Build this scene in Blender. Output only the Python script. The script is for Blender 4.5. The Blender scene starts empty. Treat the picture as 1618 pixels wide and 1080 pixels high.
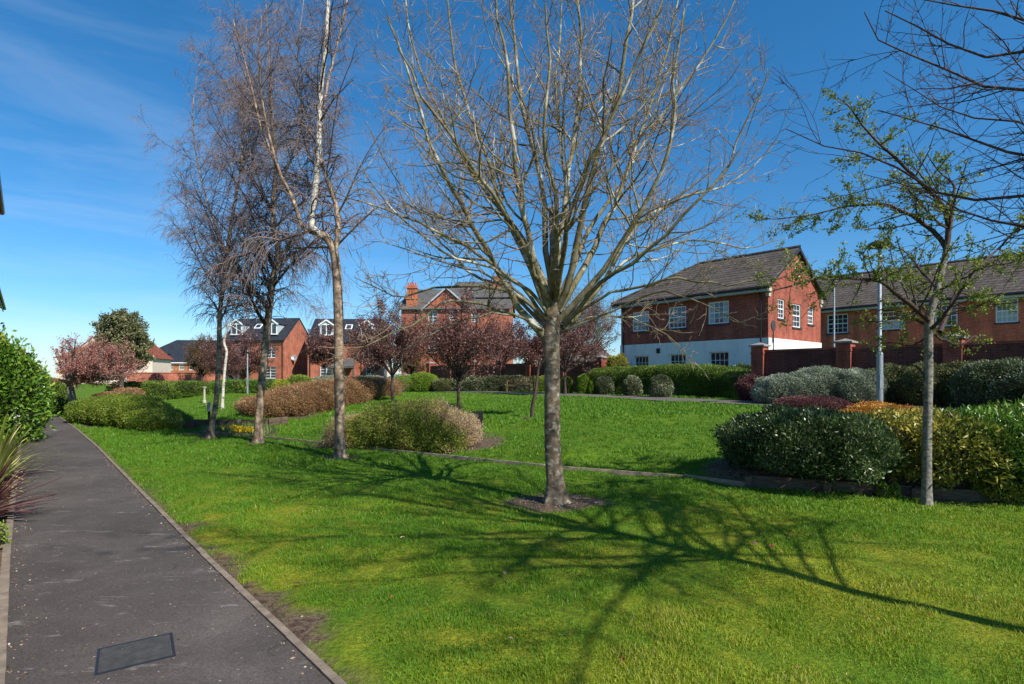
import bpy, math
import numpy as np
from mathutils import Vector

rng = np.random.default_rng(7)
scene = bpy.context.scene
COL = scene.collection

# ------------------------------------------------------------------ camera, sky, sun, exposure
CAM_Z = 1.6
FPX, CX, HY = 880.0, 809.0, 595.0          # focal length, centre and eye level on the 1618 px wide photo
cam_d = bpy.data.cameras.new("camera")
cam = bpy.data.objects.new("camera", cam_d); COL.objects.link(cam)
cam.location = (0, 0, CAM_Z)
cam.rotation_euler = (math.radians(90), 0, 0)
cam_d.sensor_width = 36.0
cam_d.lens = FPX / 1618 * 36.0
cam_d.shift_y = (HY - 540.0) / 1618
cam_d.clip_start = 0.05
cam_d.clip_end = 3000
scene.camera = cam

SUN_EL = math.radians(42)
SX, SY = 0.71, -0.704
sun_dir = Vector((SX*math.cos(SUN_EL), SY*math.cos(SUN_EL), math.sin(SUN_EL)))
sd = bpy.data.lights.new("sun", 'SUN'); sd.energy = 5.0; sd.angle = math.radians(0.53); sd.color = (1.0, 0.94, 0.84)
so = bpy.data.objects.new("sun", sd); COL.objects.link(so)
so.rotation_euler = sun_dir.to_track_quat('Z', 'Y').to_euler(); so.location = (30, -30, 40)

world = bpy.data.worlds.new("World"); scene.world = world; world.use_nodes = True
wt = world.node_tree; wt.nodes.clear()
def wn(t, **k):
    n = wt.nodes.new(t)
    for a, b in k.items(): setattr(n, a, b)
    return n
sky = wn('ShaderNodeTexSky'); sky.sky_type = 'NISHITA'; sky.sun_disc = False
sky.sun_elevation = SUN_EL; sky.sun_rotation = math.atan2(SX, SY)
sky.altitude = 200; sky.air_density = 1.0; sky.dust_density = 0.25; sky.ozone_density = 4.0
hs = wn('ShaderNodeHueSaturation'); hs.inputs['Saturation'].default_value = 1.22; hs.inputs['Value'].default_value = 1.0
wt.links.new(sky.outputs[0], hs.inputs['Color'])
tc = wn('ShaderNodeTexCoord'); mp = wn('ShaderNodeMapping'); mp.inputs['Scale'].default_value = (1.2, 1.2, 9.0)
mp.inputs['Rotation'].default_value = (0.0, math.radians(6), 0.4)
wt.links.new(tc.outputs['Generated'], mp.inputs['Vector'])
nz = wn('ShaderNodeTexNoise'); nz.inputs['Scale'].default_value = 1.6; nz.inputs['Detail'].default_value = 7; nz.inputs['Roughness'].default_value = .62
nz.inputs['Distortion'].default_value = .7
wt.links.new(mp.outputs[0], nz.inputs['Vector'])
cr = wn('ShaderNodeValToRGB'); cr.color_ramp.elements[0].position = .40; cr.color_ramp.elements[1].position = .75
wt.links.new(nz.outputs['Fac'], cr.inputs['Fac'])
sx_ = wn('ShaderNodeSeparateXYZ'); wt.links.new(tc.outputs['Generated'], sx_.inputs[0])
wl = wn('ShaderNodeMapRange'); wl.inputs['From Min'].default_value = 0.1; wl.inputs['From Max'].default_value = -0.65     # cirrus lies towards the left
wt.links.new(sx_.outputs[0], wl.inputs['Value'])
mm = wn('ShaderNodeMath', operation='MULTIPLY'); wt.links.new(cr.outputs[0], mm.inputs[0]); wt.links.new(wl.outputs[0], mm.inputs[1])
mm1 = wn('ShaderNodeMath', operation='MULTIPLY'); wt.links.new(mm.outputs[0], mm1.inputs[0])
lowc = wn('ShaderNodeMapRange'); lowc.inputs['From Min'].default_value = .55; lowc.inputs['From Max'].default_value = .12; lowc.inputs['To Min'].default_value = .25
wt.links.new(sx_.outputs[2], lowc.inputs['Value']); wt.links.new(lowc.outputs[0], mm1.inputs[1])
mm2 = wn('ShaderNodeMath', operation='MULTIPLY'); wt.links.new(mm1.outputs[0], mm2.inputs[0]); mm2.inputs[1].default_value = .28
mx = wn('ShaderNodeMixRGB'); mx.inputs['Color2'].default_value = (6.5, 7.2, 8.0, 1)
elv = wn('ShaderNodeValToRGB'); wt.links.new(sx_.outputs[2], elv.inputs['Fac']); e_ = elv.color_ramp.elements
e_[0].position = 0.0; e_[0].color = (.80, .92, 1.10, 1); e_[1].position = .16; e_[1].color = (.72, 1.0, 1.10, 1)
e3 = e_.new(.6); e3.color = (.62, 1.15, 1.18, 1)
tn = wn('ShaderNodeMixRGB', blend_type='MULTIPLY'); tn.inputs[0].default_value = 1
wt.links.new(hs.outputs[0], tn.inputs[1]); wt.links.new(elv.outputs[0], tn.inputs[2])
wt.links.new(mm2.outputs[0], mx.inputs['Fac']); wt.links.new(tn.outputs[0], mx.inputs['Color1'])
bg = wn('ShaderNodeBackground'); bg.inputs['Strength'].default_value = 0.094
wt.links.new(mx.outputs[0], bg.inputs['Color'])
wo = wn('ShaderNodeOutputWorld'); wt.links.new(bg.outputs[0], wo.inputs['Surface'])

scene.view_settings.view_transform = 'Standard'; scene.view_settings.look = 'None'
scene.view_settings.exposure = 0.5; scene.view_settings.gamma = 1.0
scene.cycles.max_bounces = 5; scene.cycles.diffuse_bounces = 2; scene.cycles.glossy_bounces = 2
scene.cycles.transmission_bounces = 2; scene.cycles.transparent_max_bounces = 4

# ------------------------------------------------------------------ mesh helpers
def mesh_from(name, V, faces, mats, mat_idx=None, rnd=None, smooth=False, vattr=None):
    """V (n,3); faces: list of int arrays (m,k)."""
    me = bpy.data.meshes.new(name)
    V = np.asarray(V, dtype=np.float32)
    faces = [np.asarray(f, dtype=np.int32) for f in faces if len(f)]
    nl = sum(f.size for f in faces); nf = sum(len(f) for f in faces)
    me.vertices.add(len(V)); me.vertices.foreach_set('co', V.ravel())
    me.loops.add(nl); me.loops.foreach_set('vertex_index', np.concatenate([f.ravel() for f in faces]))
    me.polygons.add(nf)
    tot = np.concatenate([np.full(len(f), f.shape[1], dtype=np.int32) for f in faces])
    st = np.concatenate([[0], np.cumsum(tot)[:-1]]).astype(np.int32)
    me.polygons.foreach_set('loop_start', st); me.polygons.foreach_set('loop_total', tot)
    if mat_idx is not None: me.polygons.foreach_set('material_index', np.asarray(mat_idx, dtype=np.int32))
    me.polygons.foreach_set('use_smooth', np.full(nf, bool(smooth)))
    for m in (mats if isinstance(mats, (list, tuple)) else [mats]): me.materials.append(m)
    if rnd is not None:
        a = me.attributes.new('rnd', 'FLOAT', 'FACE'); a.data.foreach_set('value', np.asarray(rnd, dtype=np.float32))
    if vattr is not None:
        for k, v in vattr.items():
            a = me.attributes.new(k, 'FLOAT', 'POINT'); a.data.foreach_set('value', np.asarray(v, dtype=np.float32))
    me.update(calc_edges=True)
    return me

def link(name, me, parent=None, label=None, cat=None, group=None, kind=None, loc=None, rz=0):
    o = bpy.data.objects.new(name, me); COL.objects.link(o)
    if parent is not None: o.parent = parent
    if loc is not None: o.location = loc
    if rz: o.rotation_euler = (0, 0, rz)
    if label: o['label'] = label
    if cat: o['category'] = cat
    if group: o['group'] = group
    if kind: o['kind'] = kind
    return o

def thing(name, label, cat, loc=(0, 0, 0), rz=0, group=None):
    return link(name, None, None, label, cat, group, None, loc, rz)

class Mesh:
    """Collects boxes, quads and turned shapes into one mesh."""
    def __init__(s): s.V = []; s.Q = []; s.T = []; s.n = 0
    def add(s, v, q=None, t=None):
        v = np.asarray(v, float).reshape(-1, 3)
        if q is not None and len(q): s.Q.append(np.asarray(q) + s.n)
        if t is not None and len(t): s.T.append(np.asarray(t) + s.n)
        s.V.append(v); s.n += len(v)
    def box(s, a, b, f=None):
        (x0, y0, z0), (x1, y1, z1) = a, b
        c = [(x0,y0,z0),(x1,y0,z0),(x1,y1,z0),(x0,y1,z0),(x0,y0,z1),(x1,y0,z1),(x1,y1,z1),(x0,y1,z1)]
        if f: c = [f(*p) for p in c]
        s.add(c, [(0,3,2,1),(4,5,6,7),(0,1,5,4),(1,2,6,5),(2,3,7,6),(3,0,4,7)])
    def quad(s, *p): s.add(p, [(0,1,2,3)])
    def tri(s, *p): s.add(p, None, [(0,1,2)])
    def prism(s, prof, y0, y1):
        """closed profile of (x,z), extruded along y"""
        n = len(prof); v = [(x, y0, z) for x, z in prof] + [(x, y1, z) for x, z in prof]
        q = [(i, (i+1) % n, n+(i+1) % n, n+i) for i in range(n)]
        t = [(0, i, i+1) for i in range(1, n-1)] + [(n, n+i+1, n+i) for i in range(1, n-1)]
        s.add(v, q, t)
    def lathe(s, prof, c=(0,0,0), seg=20):
        P = np.array(prof, float); a = np.arange(seg)*2*np.pi/seg
        v = np.stack([c[0]+P[:,0][:,None]*np.cos(a), c[1]+P[:,0][:,None]*np.sin(a), c[2]+np.repeat(P[:,1][:,None], seg, 1)], -1).reshape(-1, 3)
        q = []
        for i in range(len(P)-1):
            for j in range(seg): q.append((i*seg+j, i*seg+(j+1) % seg, (i+1)*seg+(j+1) % seg, (i+1)*seg+j))
        s.add(v, q)
    def slab(s, pts, th):
        """polygon (3 or 4 points) given a downward thickness"""
        P = np.array(pts, float); n = len(P); nn = np.cross(P[1]-P[0], P[2]-P[0]); nn /= np.linalg.norm(nn)
        if nn[2] < 0: nn = -nn
        B = P - nn*th; v = np.vstack([P, B])
        q = [(i, (i+1) % n, n+(i+1) % n, n+i) for i in range(n)]
        if n == 4: q += [(0,1,2,3), (7,6,5,4)]; t = None
        else: t = [(0,1,2), (5,4,3)]
        s.add(v, q, t)
    def build(s, name, mat, parent=None, smooth=False, **k):
        V = np.vstack(s.V); F = []
        if s.Q: F.append(np.vstack(s.Q))
        if s.T: F.append(np.vstack(s.T))
        return link(name, mesh_from(name, V, F, mat, smooth=smooth), parent, **k)

def norm(a): return a / np.maximum(np.linalg.norm(a, axis=-1, keepdims=True), 1e-9)

def tubes(P, R, sides):
    """P (B,n,3), R (B,n) -> verts, quads"""
    B, n, _ = P.shape
    if B == 0: return np.zeros((0,3)), np.zeros((0,4), int)
    T = np.empty_like(P); T[:, 1:-1] = P[:, 2:]-P[:, :-2]; T[:, 0] = P[:, 1]-P[:, 0]; T[:, -1] = P[:, -1]-P[:, -2]
    T = norm(T); D = norm(P[:, -1]-P[:, 0])
    ref = np.eye(3)[np.argmin(np.abs(D), axis=1)][:, None, :]
    U = norm(np.cross(T, np.broadcast_to(ref, T.shape))); W = np.cross(T, U)
    a = np.arange(sides)*2*np.pi/sides
    V = P[:, :, None, :] + R[:, :, None, None]*(np.cos(a)[None, None, :, None]*U[:, :, None, :] + np.sin(a)[None, None, :, None]*W[:, :, None, :])
    base = (np.arange(B)*n*sides)[:, None, None] + (np.arange(n-1)*sides)[None, :, None]
    j = np.arange(sides); j2 = (j+1) % sides
    Q = np.stack(np.broadcast_arrays(base+j, base+j2, base+sides+j2, base+sides+j), -1).reshape(-1, 4)
    return V.reshape(-1, 3), Q

def merge(parts):
    V = []; Q = []; n = 0; A = []
    for v, q, *r in parts:
        V.append(v); Q.append(q+n); n += len(v)
        if r: A.append(r[0])
    return np.vstack(V), np.vstack(Q), (np.concatenate(A) if A else None)

def resample(pts, rad, n):
    """Catmull-Rom through points, n samples"""
    P = np.array(pts, float); R = np.array(rad, float); m = len(P)
    E = np.vstack([2*P[0]-P[1], P, 2*P[-1]-P[-2]])
    L = np.concatenate([[0], np.cumsum(np.linalg.norm(np.diff(P, axis=0), axis=1))]); L /= L[-1]
    t = np.linspace(0, 1, n); out = []
    for x in t:
        i = min(np.searchsorted(L, x, side='right')-1, m-2); u = (x-L[i])/(L[i+1]-L[i]+1e-9)
        p0, p1, p2, p3 = E[i], E[i+1], E[i+2], E[i+3]
        out.append(.5*((2*p1)+(-p0+p2)*u+(2*p0-5*p1+4*p2-p3)*u*u+(-p0+3*p1-3*p2+p3)*u**3))
    return np.array(out), np.interp(t, L, R)

def spawn(r, P, R, dens, tr, ang, ratio, npts, wander=.12, up=.0, rmul=.6, rmin=.003, taper=.25, lmin=.05, lmax=9, flat=1.0, upend=None):
    """Children of the branches P,R, all at once. dens: children per metre."""
    B, n, _ = P.shape
    seg = np.linalg.norm(np.diff(P, axis=1), axis=2); L = seg.sum(1)
    cnt = np.maximum(r.poisson(L*dens*(tr[1]-tr[0])), 0)
    b = np.repeat(np.arange(B), cnt); C = len(b)
    if C == 0: return np.zeros((0, npts, 3)), np.zeros((0, npts))
    t = r.uniform(tr[0], tr[1], C); x = t*(n-1); i = np.minimum(x.astype(int), n-2); f = (x-i)[:, None]
    p0 = P[b, i]*(1-f)+P[b, i+1]*f; T = norm(P[b, i+1]-P[b, i]); rp = R[b, i]*(1-f[:, 0])+R[b, i+1]*f[:, 0]
    rv = r.normal(size=(C, 3)); rv[:, 2] *= flat; side = norm(np.cross(T, rv))
    a = np.radians(r.uniform(ang[0], ang[1], C))[:, None]
    d = T*np.cos(a)+side*np.sin(a)
    Lc = np.clip(L[b]*r.uniform(ratio[0], ratio[1], C)*(1.05-.65*t), lmin, lmax)
    step = (Lc/(npts-1))[:, None]
    out = np.empty((C, npts, 3)); out[:, 0] = p0
    for k in range(1, npts):
        u = up if upend is None else up+(upend-up)*k/(npts-1)
        d = norm(d + r.normal(size=(C, 3))*wander + np.array([0, 0, u]))
        out[:, k] = out[:, k-1]+d*step
    r0 = np.clip(rp*rmul, rmin, None)
    r0 = np.minimum(r0, np.maximum(rmin, Lc*.022))
    rad = r0[:, None]*np.linspace(1, taper, npts)[None, :]
    rad = np.maximum(rad, rmin*.55)
    return out, rad

def leaves(C, D, Lh, W, r, fold=.15):
    """kite leaves: centres C, directions D, length Lh, width W"""
    n = len(C); D = norm(D); S = norm(np.cross(D, r.normal(size=(n, 3)))); N = np.cross(D, S)
    Lh = (np.ones(n)*Lh)[:, None]*r.uniform(.7, 1.25, (n, 1)); W = (np.ones(n)*W)[:, None]*r.uniform(.75, 1.2, (n, 1))
    m = C + D*Lh*.5
    V = np.stack([C, m+S*W*.5+N*W*fold, C+D*Lh, m-S*W*.5+N*W*fold], 1).reshape(-1, 3)
    return V, np.arange(4*n).reshape(-1, 4)

_pn = np.random.default_rng(3).random((256, 256))
def vnoise(x, y, f=1.0):
    x = np.asarray(x)*f; y = np.asarray(y)*f; xi = np.floor(x).astype(int); yi = np.floor(y).astype(int); u = x-xi; v = y-yi
    u = u*u*(3-2*u); v = v*v*(3-2*v); g = lambda a, b: _pn[a & 255, b & 255]
    return (g(xi, yi)*(1-u)+g(xi+1, yi)*u)*(1-v)+(g(xi, yi+1)*(1-u)+g(xi+1, yi+1)*u)*v

# ------------------------------------------------------------------ materials
def nmat(name):
    m = bpy.data.materials.new(name); m.use_nodes = True; nt = m.node_tree; nt.nodes.clear()
    out = nt.nodes.new('ShaderNodeOutputMaterial'); b = nt.nodes.new('ShaderNodeBsdfPrincipled')
    nt.links.new(b.outputs[0], out.inputs['Surface'])
    b.inputs['Specular IOR Level'].default_value = .3
    return m, nt, b, out
def N(nt, t, **k):
    n = nt.nodes.new(t)
    for a, v in k.items():
        if a.startswith('i_'): n.inputs[a[2:].replace('_', ' ')].default_value = v
        else: setattr(n, a, v)
    return n
def ramp(nt, fac, cols, interp='LINEAR'):
    r = nt.nodes.new('ShaderNodeValToRGB'); r.color_ramp.interpolation = interp; e = r.color_ramp.elements
    while len(e) < len(cols): e.new(.5)
    for k, (p, c) in enumerate(cols): e[k].position = p; e[k].color = (*c, 1)
    nt.links.new(fac, r.inputs['Fac']); return r.outputs[0]
def noise(nt, vec, scale, detail=5, rough=.6, dist=0):
    n = N(nt, 'ShaderNodeTexNoise', i_Scale=scale, i_Detail=detail, i_Roughness=rough, i_Distortion=dist)
    if vec is not None: nt.links.new(vec, n.inputs['Vector'])
    return n.outputs['Fac']
def mapped(nt, scale=(1, 1, 1), kind='Object'):
    t = nt.nodes.new('ShaderNodeTexCoord'); m = nt.nodes.new('ShaderNodeMapping'); m.inputs['Scale'].default_value = scale
    nt.links.new(t.outputs[kind], m.inputs['Vector']); return m.outputs[0]
def bump(nt, b, h, strength=.4, dist=.02):
    n = N(nt, 'ShaderNodeBump', i_Strength=strength, i_Distance=dist); nt.links.new(h, n.inputs['Height']); nt.links.new(n.outputs[0], b.inputs['Normal'])
def mix(nt, fac, a, b, mode='MIX'):
    m = nt.nodes.new('ShaderNodeMixRGB'); m.blend_type = mode
    for i, v in ((0, fac), (1, a), (2, b)):
        if isinstance(v, (int, float)): m.inputs[i].default_value = v
        elif isinstance(v, tuple): m.inputs[i].default_value = (*v, 1)
        else: nt.links.new(v, m.inputs[i])
    return m.outputs[0]

def m_plain(name, col, rough=.6, metal=0., nscale=8., var=.25, bmp=.15, bd=.004):
    m, nt, b, o = nmat(name); v = mapped(nt); f = noise(nt, v, nscale)
    lo = tuple(c*(1-var) for c in col); hi = tuple(min(1, c*(1+var)) for c in col)
    nt.links.new(ramp(nt, f, [(.3, lo), (.7, hi)]), b.inputs['Base Color'])
    b.inputs['Roughness'].default_value = rough; b.inputs['Metallic'].default_value = metal
    if bmp: bump(nt, b, noise(nt, v, nscale*6), bmp, bd)
    return m

def m_bark(name, cols, scale=(6, 6, 2), nscale=3., rough=.85, bs=.6, bd=.01, patch=None):
    m, nt, b, o = nmat(name); v = mapped(nt, scale); f = noise(nt, v, nscale, 8, .65, .3)
    c = ramp(nt, f, cols)
    if patch:
        pc, ps, lo, hi, pscale = patch
        v2 = mapped(nt, pscale); g = noise(nt, v2, ps, 6, .6, .2)
        c = mix(nt, ramp(nt, g, [(lo, (0, 0, 0)), (hi, (1, 1, 1))]), c, pc)
    nt.links.new(c, b.inputs['Base Color']); b.inputs['Roughness'].default_value = rough
    bump(nt, b, f, bs, bd); return m

def m_leaf(name, cols, rough=.45, trans=.25, spec=.4):
    """cols spread over the per-leaf random value"""
    m, nt, b, o = nmat(name)
    a = N(nt, 'ShaderNodeAttribute', attribute_name='rnd')
    c = ramp(nt, a.outputs['Fac'], cols)
    nt.links.new(c, b.inputs['Base Color']); b.inputs['Roughness'].default_value = rough; b.inputs['Specular IOR Level'].default_value = spec
    if trans > 0:
        t = nt.nodes.new('ShaderNodeBsdfTranslucent'); nt.links.new(c, t.inputs['Color'])
        mxs = N(nt, 'ShaderNodeMixShader'); mxs.inputs[0].default_value = trans
        nt.links.new(b.outputs[0], mxs.inputs[1]); nt.links.new(t.outputs[0], mxs.inputs[2]); nt.links.new(mxs.outputs[0], o.inputs['Surface'])
    return m

def m_brick(name, c1, c2, mort, w=.225, h=.075, zs=1.0, var=.45, rough=.85, mort_size=.010):
    m, nt, b, o = nmat(name); t = nt.nodes.new('ShaderNodeTexCoord'); s = nt.nodes.new('ShaderNodeSeparateXYZ'); nt.links.new(t.outputs['Object'], s.inputs[0])
    ad = N(nt, 'ShaderNodeMath', operation='ADD'); nt.links.new(s.outputs[0], ad.inputs[0]); nt.links.new(s.outputs[1], ad.inputs[1])
    zz = N(nt, 'ShaderNodeMath', operation='MULTIPLY'); nt.links.new(s.outputs[2], zz.inputs[0]); zz.inputs[1].default_value = zs
    cb = nt.nodes.new('ShaderNodeCombineXYZ'); nt.links.new(ad.outputs[0], cb.inputs[0]); nt.links.new(zz.outputs[0], cb.inputs[1])
    bt = nt.nodes.new('ShaderNodeTexBrick'); nt.links.new(cb.outputs[0], bt.inputs['Vector'])
    bt.inputs['Scale'].default_value = 1; bt.inputs['Brick Width'].default_value = w; bt.inputs['Row Height'].default_value = h
    bt.inputs['Mortar Size'].default_value = mort_size; bt.inputs['Mortar Smooth'].default_value = .3; bt.inputs['Bias'].default_value = -.1
    bt.inputs['Color1'].default_value = (*c1, 1); bt.inputs['Color2'].default_value = (*c2, 1); bt.inputs['Mortar'].default_value = (*mort, 1)
    f = noise(nt, t.outputs['Object'], .9, 6, .65); g = ramp(nt, f, [(.3, (1-var,)*3), (.7, (1+var*.3,)*3)])
    f2 = noise(nt, t.outputs['Object'], 9, 3, .6); g2 = ramp(nt, f2, [(.3, (.82,)*3), (.7, (1.12,)*3)])
    c = mix(nt, 1.0, mix(nt, 1.0, bt.outputs['Color'], g, 'MULTIPLY'), g2, 'MULTIPLY')
    nt.links.new(c, b.inputs['Base Color']); b.inputs['Roughness'].default_value = rough
    vs = mapped(nt, (2.2, 2.2, .25)); sk = noise(nt, vs, 1.6, 5, .6); c = mix(nt, 1.0, c, ramp(nt, sk, [(.35,(.78,.76,.74)),(.6,(1.06,1.06,1.06))]), 'MULTIPLY'); nt.links.new(c, b.inputs['Base Color'])
    inv = N(nt, 'ShaderNodeMath', operation='SUBTRACT'); inv.inputs[0].default_value = 1; nt.links.new(bt.outputs['Fac'], inv.inputs[1])
    bump(nt, b, inv.outputs[0], .5, .012)
    return m

MT = {}
MT['brick'] = m_brick('red brick', (.45,.095,.055), (.31,.062,.038), (.28,.15,.11))
MT['brick_long'] = m_brick('red brick with painted sunlight', (.72,.145,.075), (.56,.105,.058), (.46,.23,.16))  # brick colour brightened to paint sunlight onto the long house's shaded wall
MT['brick_orange'] = m_brick('orange red brick', (.56,.155,.085), (.45,.11,.06), (.40,.24,.17))
MT['brick_shaded'] = m_brick('garden brick with painted shade', (.20,.05,.034), (.13,.035,.026), (.14,.09,.07))  # wall panel colour darkened to carry its shade; piers keep the plain brick
MT['brick_amber'] = m_brick('amber brick', (.50,.19,.08), (.40,.13,.05), (.38,.25,.17))
MT['tile'] = m_brick('brown roof tile', (.135,.108,.09), (.098,.08,.068), (.03,.025,.022), w=.3, h=.16, zs=1, var=.3, mort_size=.02)
MT['tile_red'] = m_brick('red roof tile', (.34,.10,.06), (.25,.07,.045), (.10,.035,.025), w=.3, h=.16, var=.25, mort_size=.018)
MT['slate'] = m_brick('slate', (.035,.040,.052), (.026,.031,.041), (.012,.014,.018), w=.3, h=.14, var=.25, rough=.6, mort_size=.012)
MT['slate_grey'] = m_brick('weathered slate', (.13,.125,.12), (.10,.098,.095), (.05,.05,.05), w=.4, h=.2, var=.3, mort_size=.015)
MT['render'] = m_bark('painted render with faint rain streaks', [(.25,(.56,.56,.54)),(.45,(.72,.72,.70)),(.7,(.78,.78,.77))], (2.0, 2.0, .35), 1.7, bs=.12, bd=.01)
MT['render_cream'] = m_plain('cream render', (.66,.54,.44), .85, nscale=1.0, var=.08, bmp=.1)
MT['white'] = m_plain('white frame', (.80,.80,.80), .4, nscale=3, var=.05, bmp=0)
MT['pale_grey'] = m_plain('pale grey board', (.42,.46,.50), .6, nscale=3, var=.1, bmp=0)
MT['gutter'] = m_plain('black plastic', (.018,.018,.02), .35, nscale=3, var=.2, bmp=0)
MT['soffit'] = m_plain('grey fascia', (.34,.36,.36), .5, nscale=3, var=.1, bmp=0)
MT['stone'] = m_plain('cast stone', (.42,.37,.29), .85, nscale=10, var=.2, bmp=.4)
MT['cap'] = m_plain('pier cap stone', (.26,.24,.22), .85, nscale=10, var=.25, bmp=.4)
MT['sill'] = m_plain('blue brick sill', (.05,.045,.045), .7, nscale=10, var=.25, bmp=.2)
MT['zinc'] = m_plain('galvanised steel', (.27,.30,.32), .5, .35, nscale=14, var=.2, bmp=.05)
MT['lamp_dark'] = m_plain('lantern housing', (.05,.045,.045), .35, .3, nscale=10, var=.2, bmp=0)
MT['clay'] = m_plain('terracotta', (.46,.14,.07), .8, nscale=10, var=.2, bmp=.2)
MT['curtain'] = m_plain('net curtain', (.45,.45,.43), .9, nscale=20, var=.2, bmp=0)
MT['wood'] = m_bark('weathered sleeper timber', [(.3,(.05,.034,.024)),(.55,(.13,.09,.06)),(.75,(.22,.16,.11))], (1.5,1.5,10), 4, bs=.5)
MT['wood_pale'] = m_bark('pale weathered timber', [(.3,(.20,.15,.10)),(.55,(.34,.27,.19)),(.75,(.46,.38,.28))], (3,3,9), 4, bs=.4)
MT['bench'] = m_bark('oiled bench timber', [(.3,(.09,.055,.025)),(.6,(.2,.13,.06)),(.8,(.30,.21,.11))], (3,3,3), 6, bs=.3)
def glass():
    m, nt, b, o = nmat('window glass'); v = mapped(nt)
    f = noise(nt, v, 1.3, 3); nt.links.new(ramp(nt, f, [(.35,(.012,.018,.024)),(.7,(.05,.065,.08))]), b.inputs['Base Color'])
    b.inputs['Roughness'].default_value = .06; b.inputs['Specular IOR Level'].default_value = .9; bump(nt, b, noise(nt, v, .8, 2), .05, .05); return m
MT['glass'] = glass()
MT['soil'] = m_bark('bare soil', [(.3,(.045,.03,.022)),(.55,(.11,.075,.055)),(.75,(.21,.15,.11))], (1,1,1), 14, bs=1., bd=.03)
MT['bark_main'] = m_bark('smooth grey brown bark with pale lenticel bands', [(.28,(.035,.025,.016)),(.48,(.13,.093,.058)),(.66,(.23,.175,.115)),(.8,(.30,.24,.17))], (4,4,5), 2.6, bs=.7, bd=.012,
                         patch=((.36,.34,.28), 5.5, .52, .70, (2.6,2.6,3.4)))
MT['bark_limb'] = m_bark('olive limb bark with pale lichen', [(.28,(.05,.042,.022)),(.48,(.16,.135,.065)),(.62,(.22,.19,.12)),(.75,(.33,.30,.22))], (4,4,4), 2.5, bs=.4, bd=.006,
                         patch=((.48,.46,.37), 2.6, .54, .62, (1,1,1)))
MT['twig'] = m_bark('red brown twig', [(.3,(.14,.10,.065)),(.55,(.30,.22,.15)),(.8,(.48,.40,.29))], (1,1,1), 3, bs=0.1)
MT['twig_birch'] = m_bark('purple brown birch twig', [(.3,(.12,.092,.088)),(.55,(.22,.17,.16)),(.8,(.36,.29,.27))], (1,1,1), 2, bs=0.1)
MT['twig_dark'] = m_bark('dark twig', [(.3,(.035,.024,.022)),(.6,(.085,.055,.048)),(.8,(.15,.10,.085))], (1,1,1), 3, bs=0.1)
MT['birch'] = m_bark('cracked birch bark', [(.30,(.045,.033,.025)),(.43,(.17,.12,.085)),(.57,(.38,.27,.18)),(.72,(.58,.46,.33))], (2.6,2.6,3.6), 2.4, bs=.8, bd=.015)
MT['birch_white'] = m_bark('white birch bark', [(.34,(.06,.045,.035)),(.42,(.38,.34,.28)),(.6,(.62,.58,.51)),(.8,(.74,.71,.65))], (2,2,7), 2.0, bs=.4, bd=.006)
MT['bark_grey'] = m_bark('grey speckled bark', [(.3,(.06,.055,.045)),(.5,(.17,.155,.13)),(.7,(.33,.31,.27))], (5,5,6), 4, bs=.5, bd=.006)

# ------------------------------------------------------------------ the lie of the land
PD = np.array([-0.6575, 0.7534])             # direction of the footpath and of most walls
ND = np.array([0.7534, 0.6575])
def pt(px, d): return ((px-CX)/FPX*d, d)
def zat(py, d): return CAM_Z-(py-HY)/FPX*d
EDGE = np.array([(-60,75),(-30,44),(-22,32),(-16,26),(-12.6,20.5),(-9.25,16.3),(-6.4,14.5),(-3.6,12.7),(-2.25,11.7),(-.59,10.6),(.57,9.85),(2.71,8.8),(3.43,8.14),(5.26,7.3),(6.4,6.9),(9.5,5.6),(14,3.6),(40,-8)])
def edge_y(x): return np.interp(x, EDGE[:, 0], EDGE[:, 1])
ctrl = []
for px, py, d in [(1000,680,13),(1100,720,10.3),(900,700,12),(900,650,17),(1000,650,16),(1100,680,13),(1100,650,16),(840,660,17.5),(725,650,20),(620,635,24),
                  (757,690,14),(700,640,22),(560,700,13.6),(500,686,15.5),(540,655,19),(600,640,22.5),(600,626,26),(440,682,16.5),(470,670,18),(330,640,24),(250,627,34),
                  (350,622,36),(250,640,24),(220,632,30),(900,744,10.2),(1000,749,9.8),(800,737,10.9),(640,716,12.3),(300,650,20),(400,650,20),(430,640,24)]:
    x, y = pt(px, d); ctrl.append((x, y, zat(py, d)))
for px, d in [(1618,11.2),(1500,14),(1400,15.8),(1150,19.4),(1000,23.5),(900,26.7),(800,30.4),(740,31.8),(670,34)]:
    x, y = pt(px, d); ctrl.append((x, y, .72)); ctrl.append((x+1.6, y+1.6, .74)); ctrl.append((x-.9, y-.9, .70))
for px, d, z in [(380,15.3,-.08),(350,16.6,-.08),(320,16.4,-.08),(420,15.8,-.06),(350,17.25,.28),(310,17.3,.28),(400,17.25,.26),(440,17.6,.2),(340,18.2,.30),
                 (1250,9.3,.30),(1400,8.6,.30),(1550,8.3,.32),(1300,11,.42),(1500,10.5,.5),(1600,10,.6),(150,21.6,0),(100,25.6,.0),(60,30,.05),(120,35,.2),(200,45,.4),
                 (1618,14,.72),(1800,12,.72),(1800,9,.5),(1800,7,.35)]:
    x, y = pt(px, d); ctrl.append((x, y, z))
for x, y, z in [(-60,70,.5),(-40,60,.5),(-20,60,.55),(0,60,.6),(20,60,.7),(40,60,.7),(60,50,.7),(40,20,.72),(30,30,.72),(60,0,.6),(-40,100,.5),(40,100,.6),(0,100,.6),(-80,40,.3),(15,30,.72),(20,10,.7),(10,40,.72),(-10,44,.6)]:
    ctrl.append((x, y, z))
ctrl = np.array(ctrl)
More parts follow.
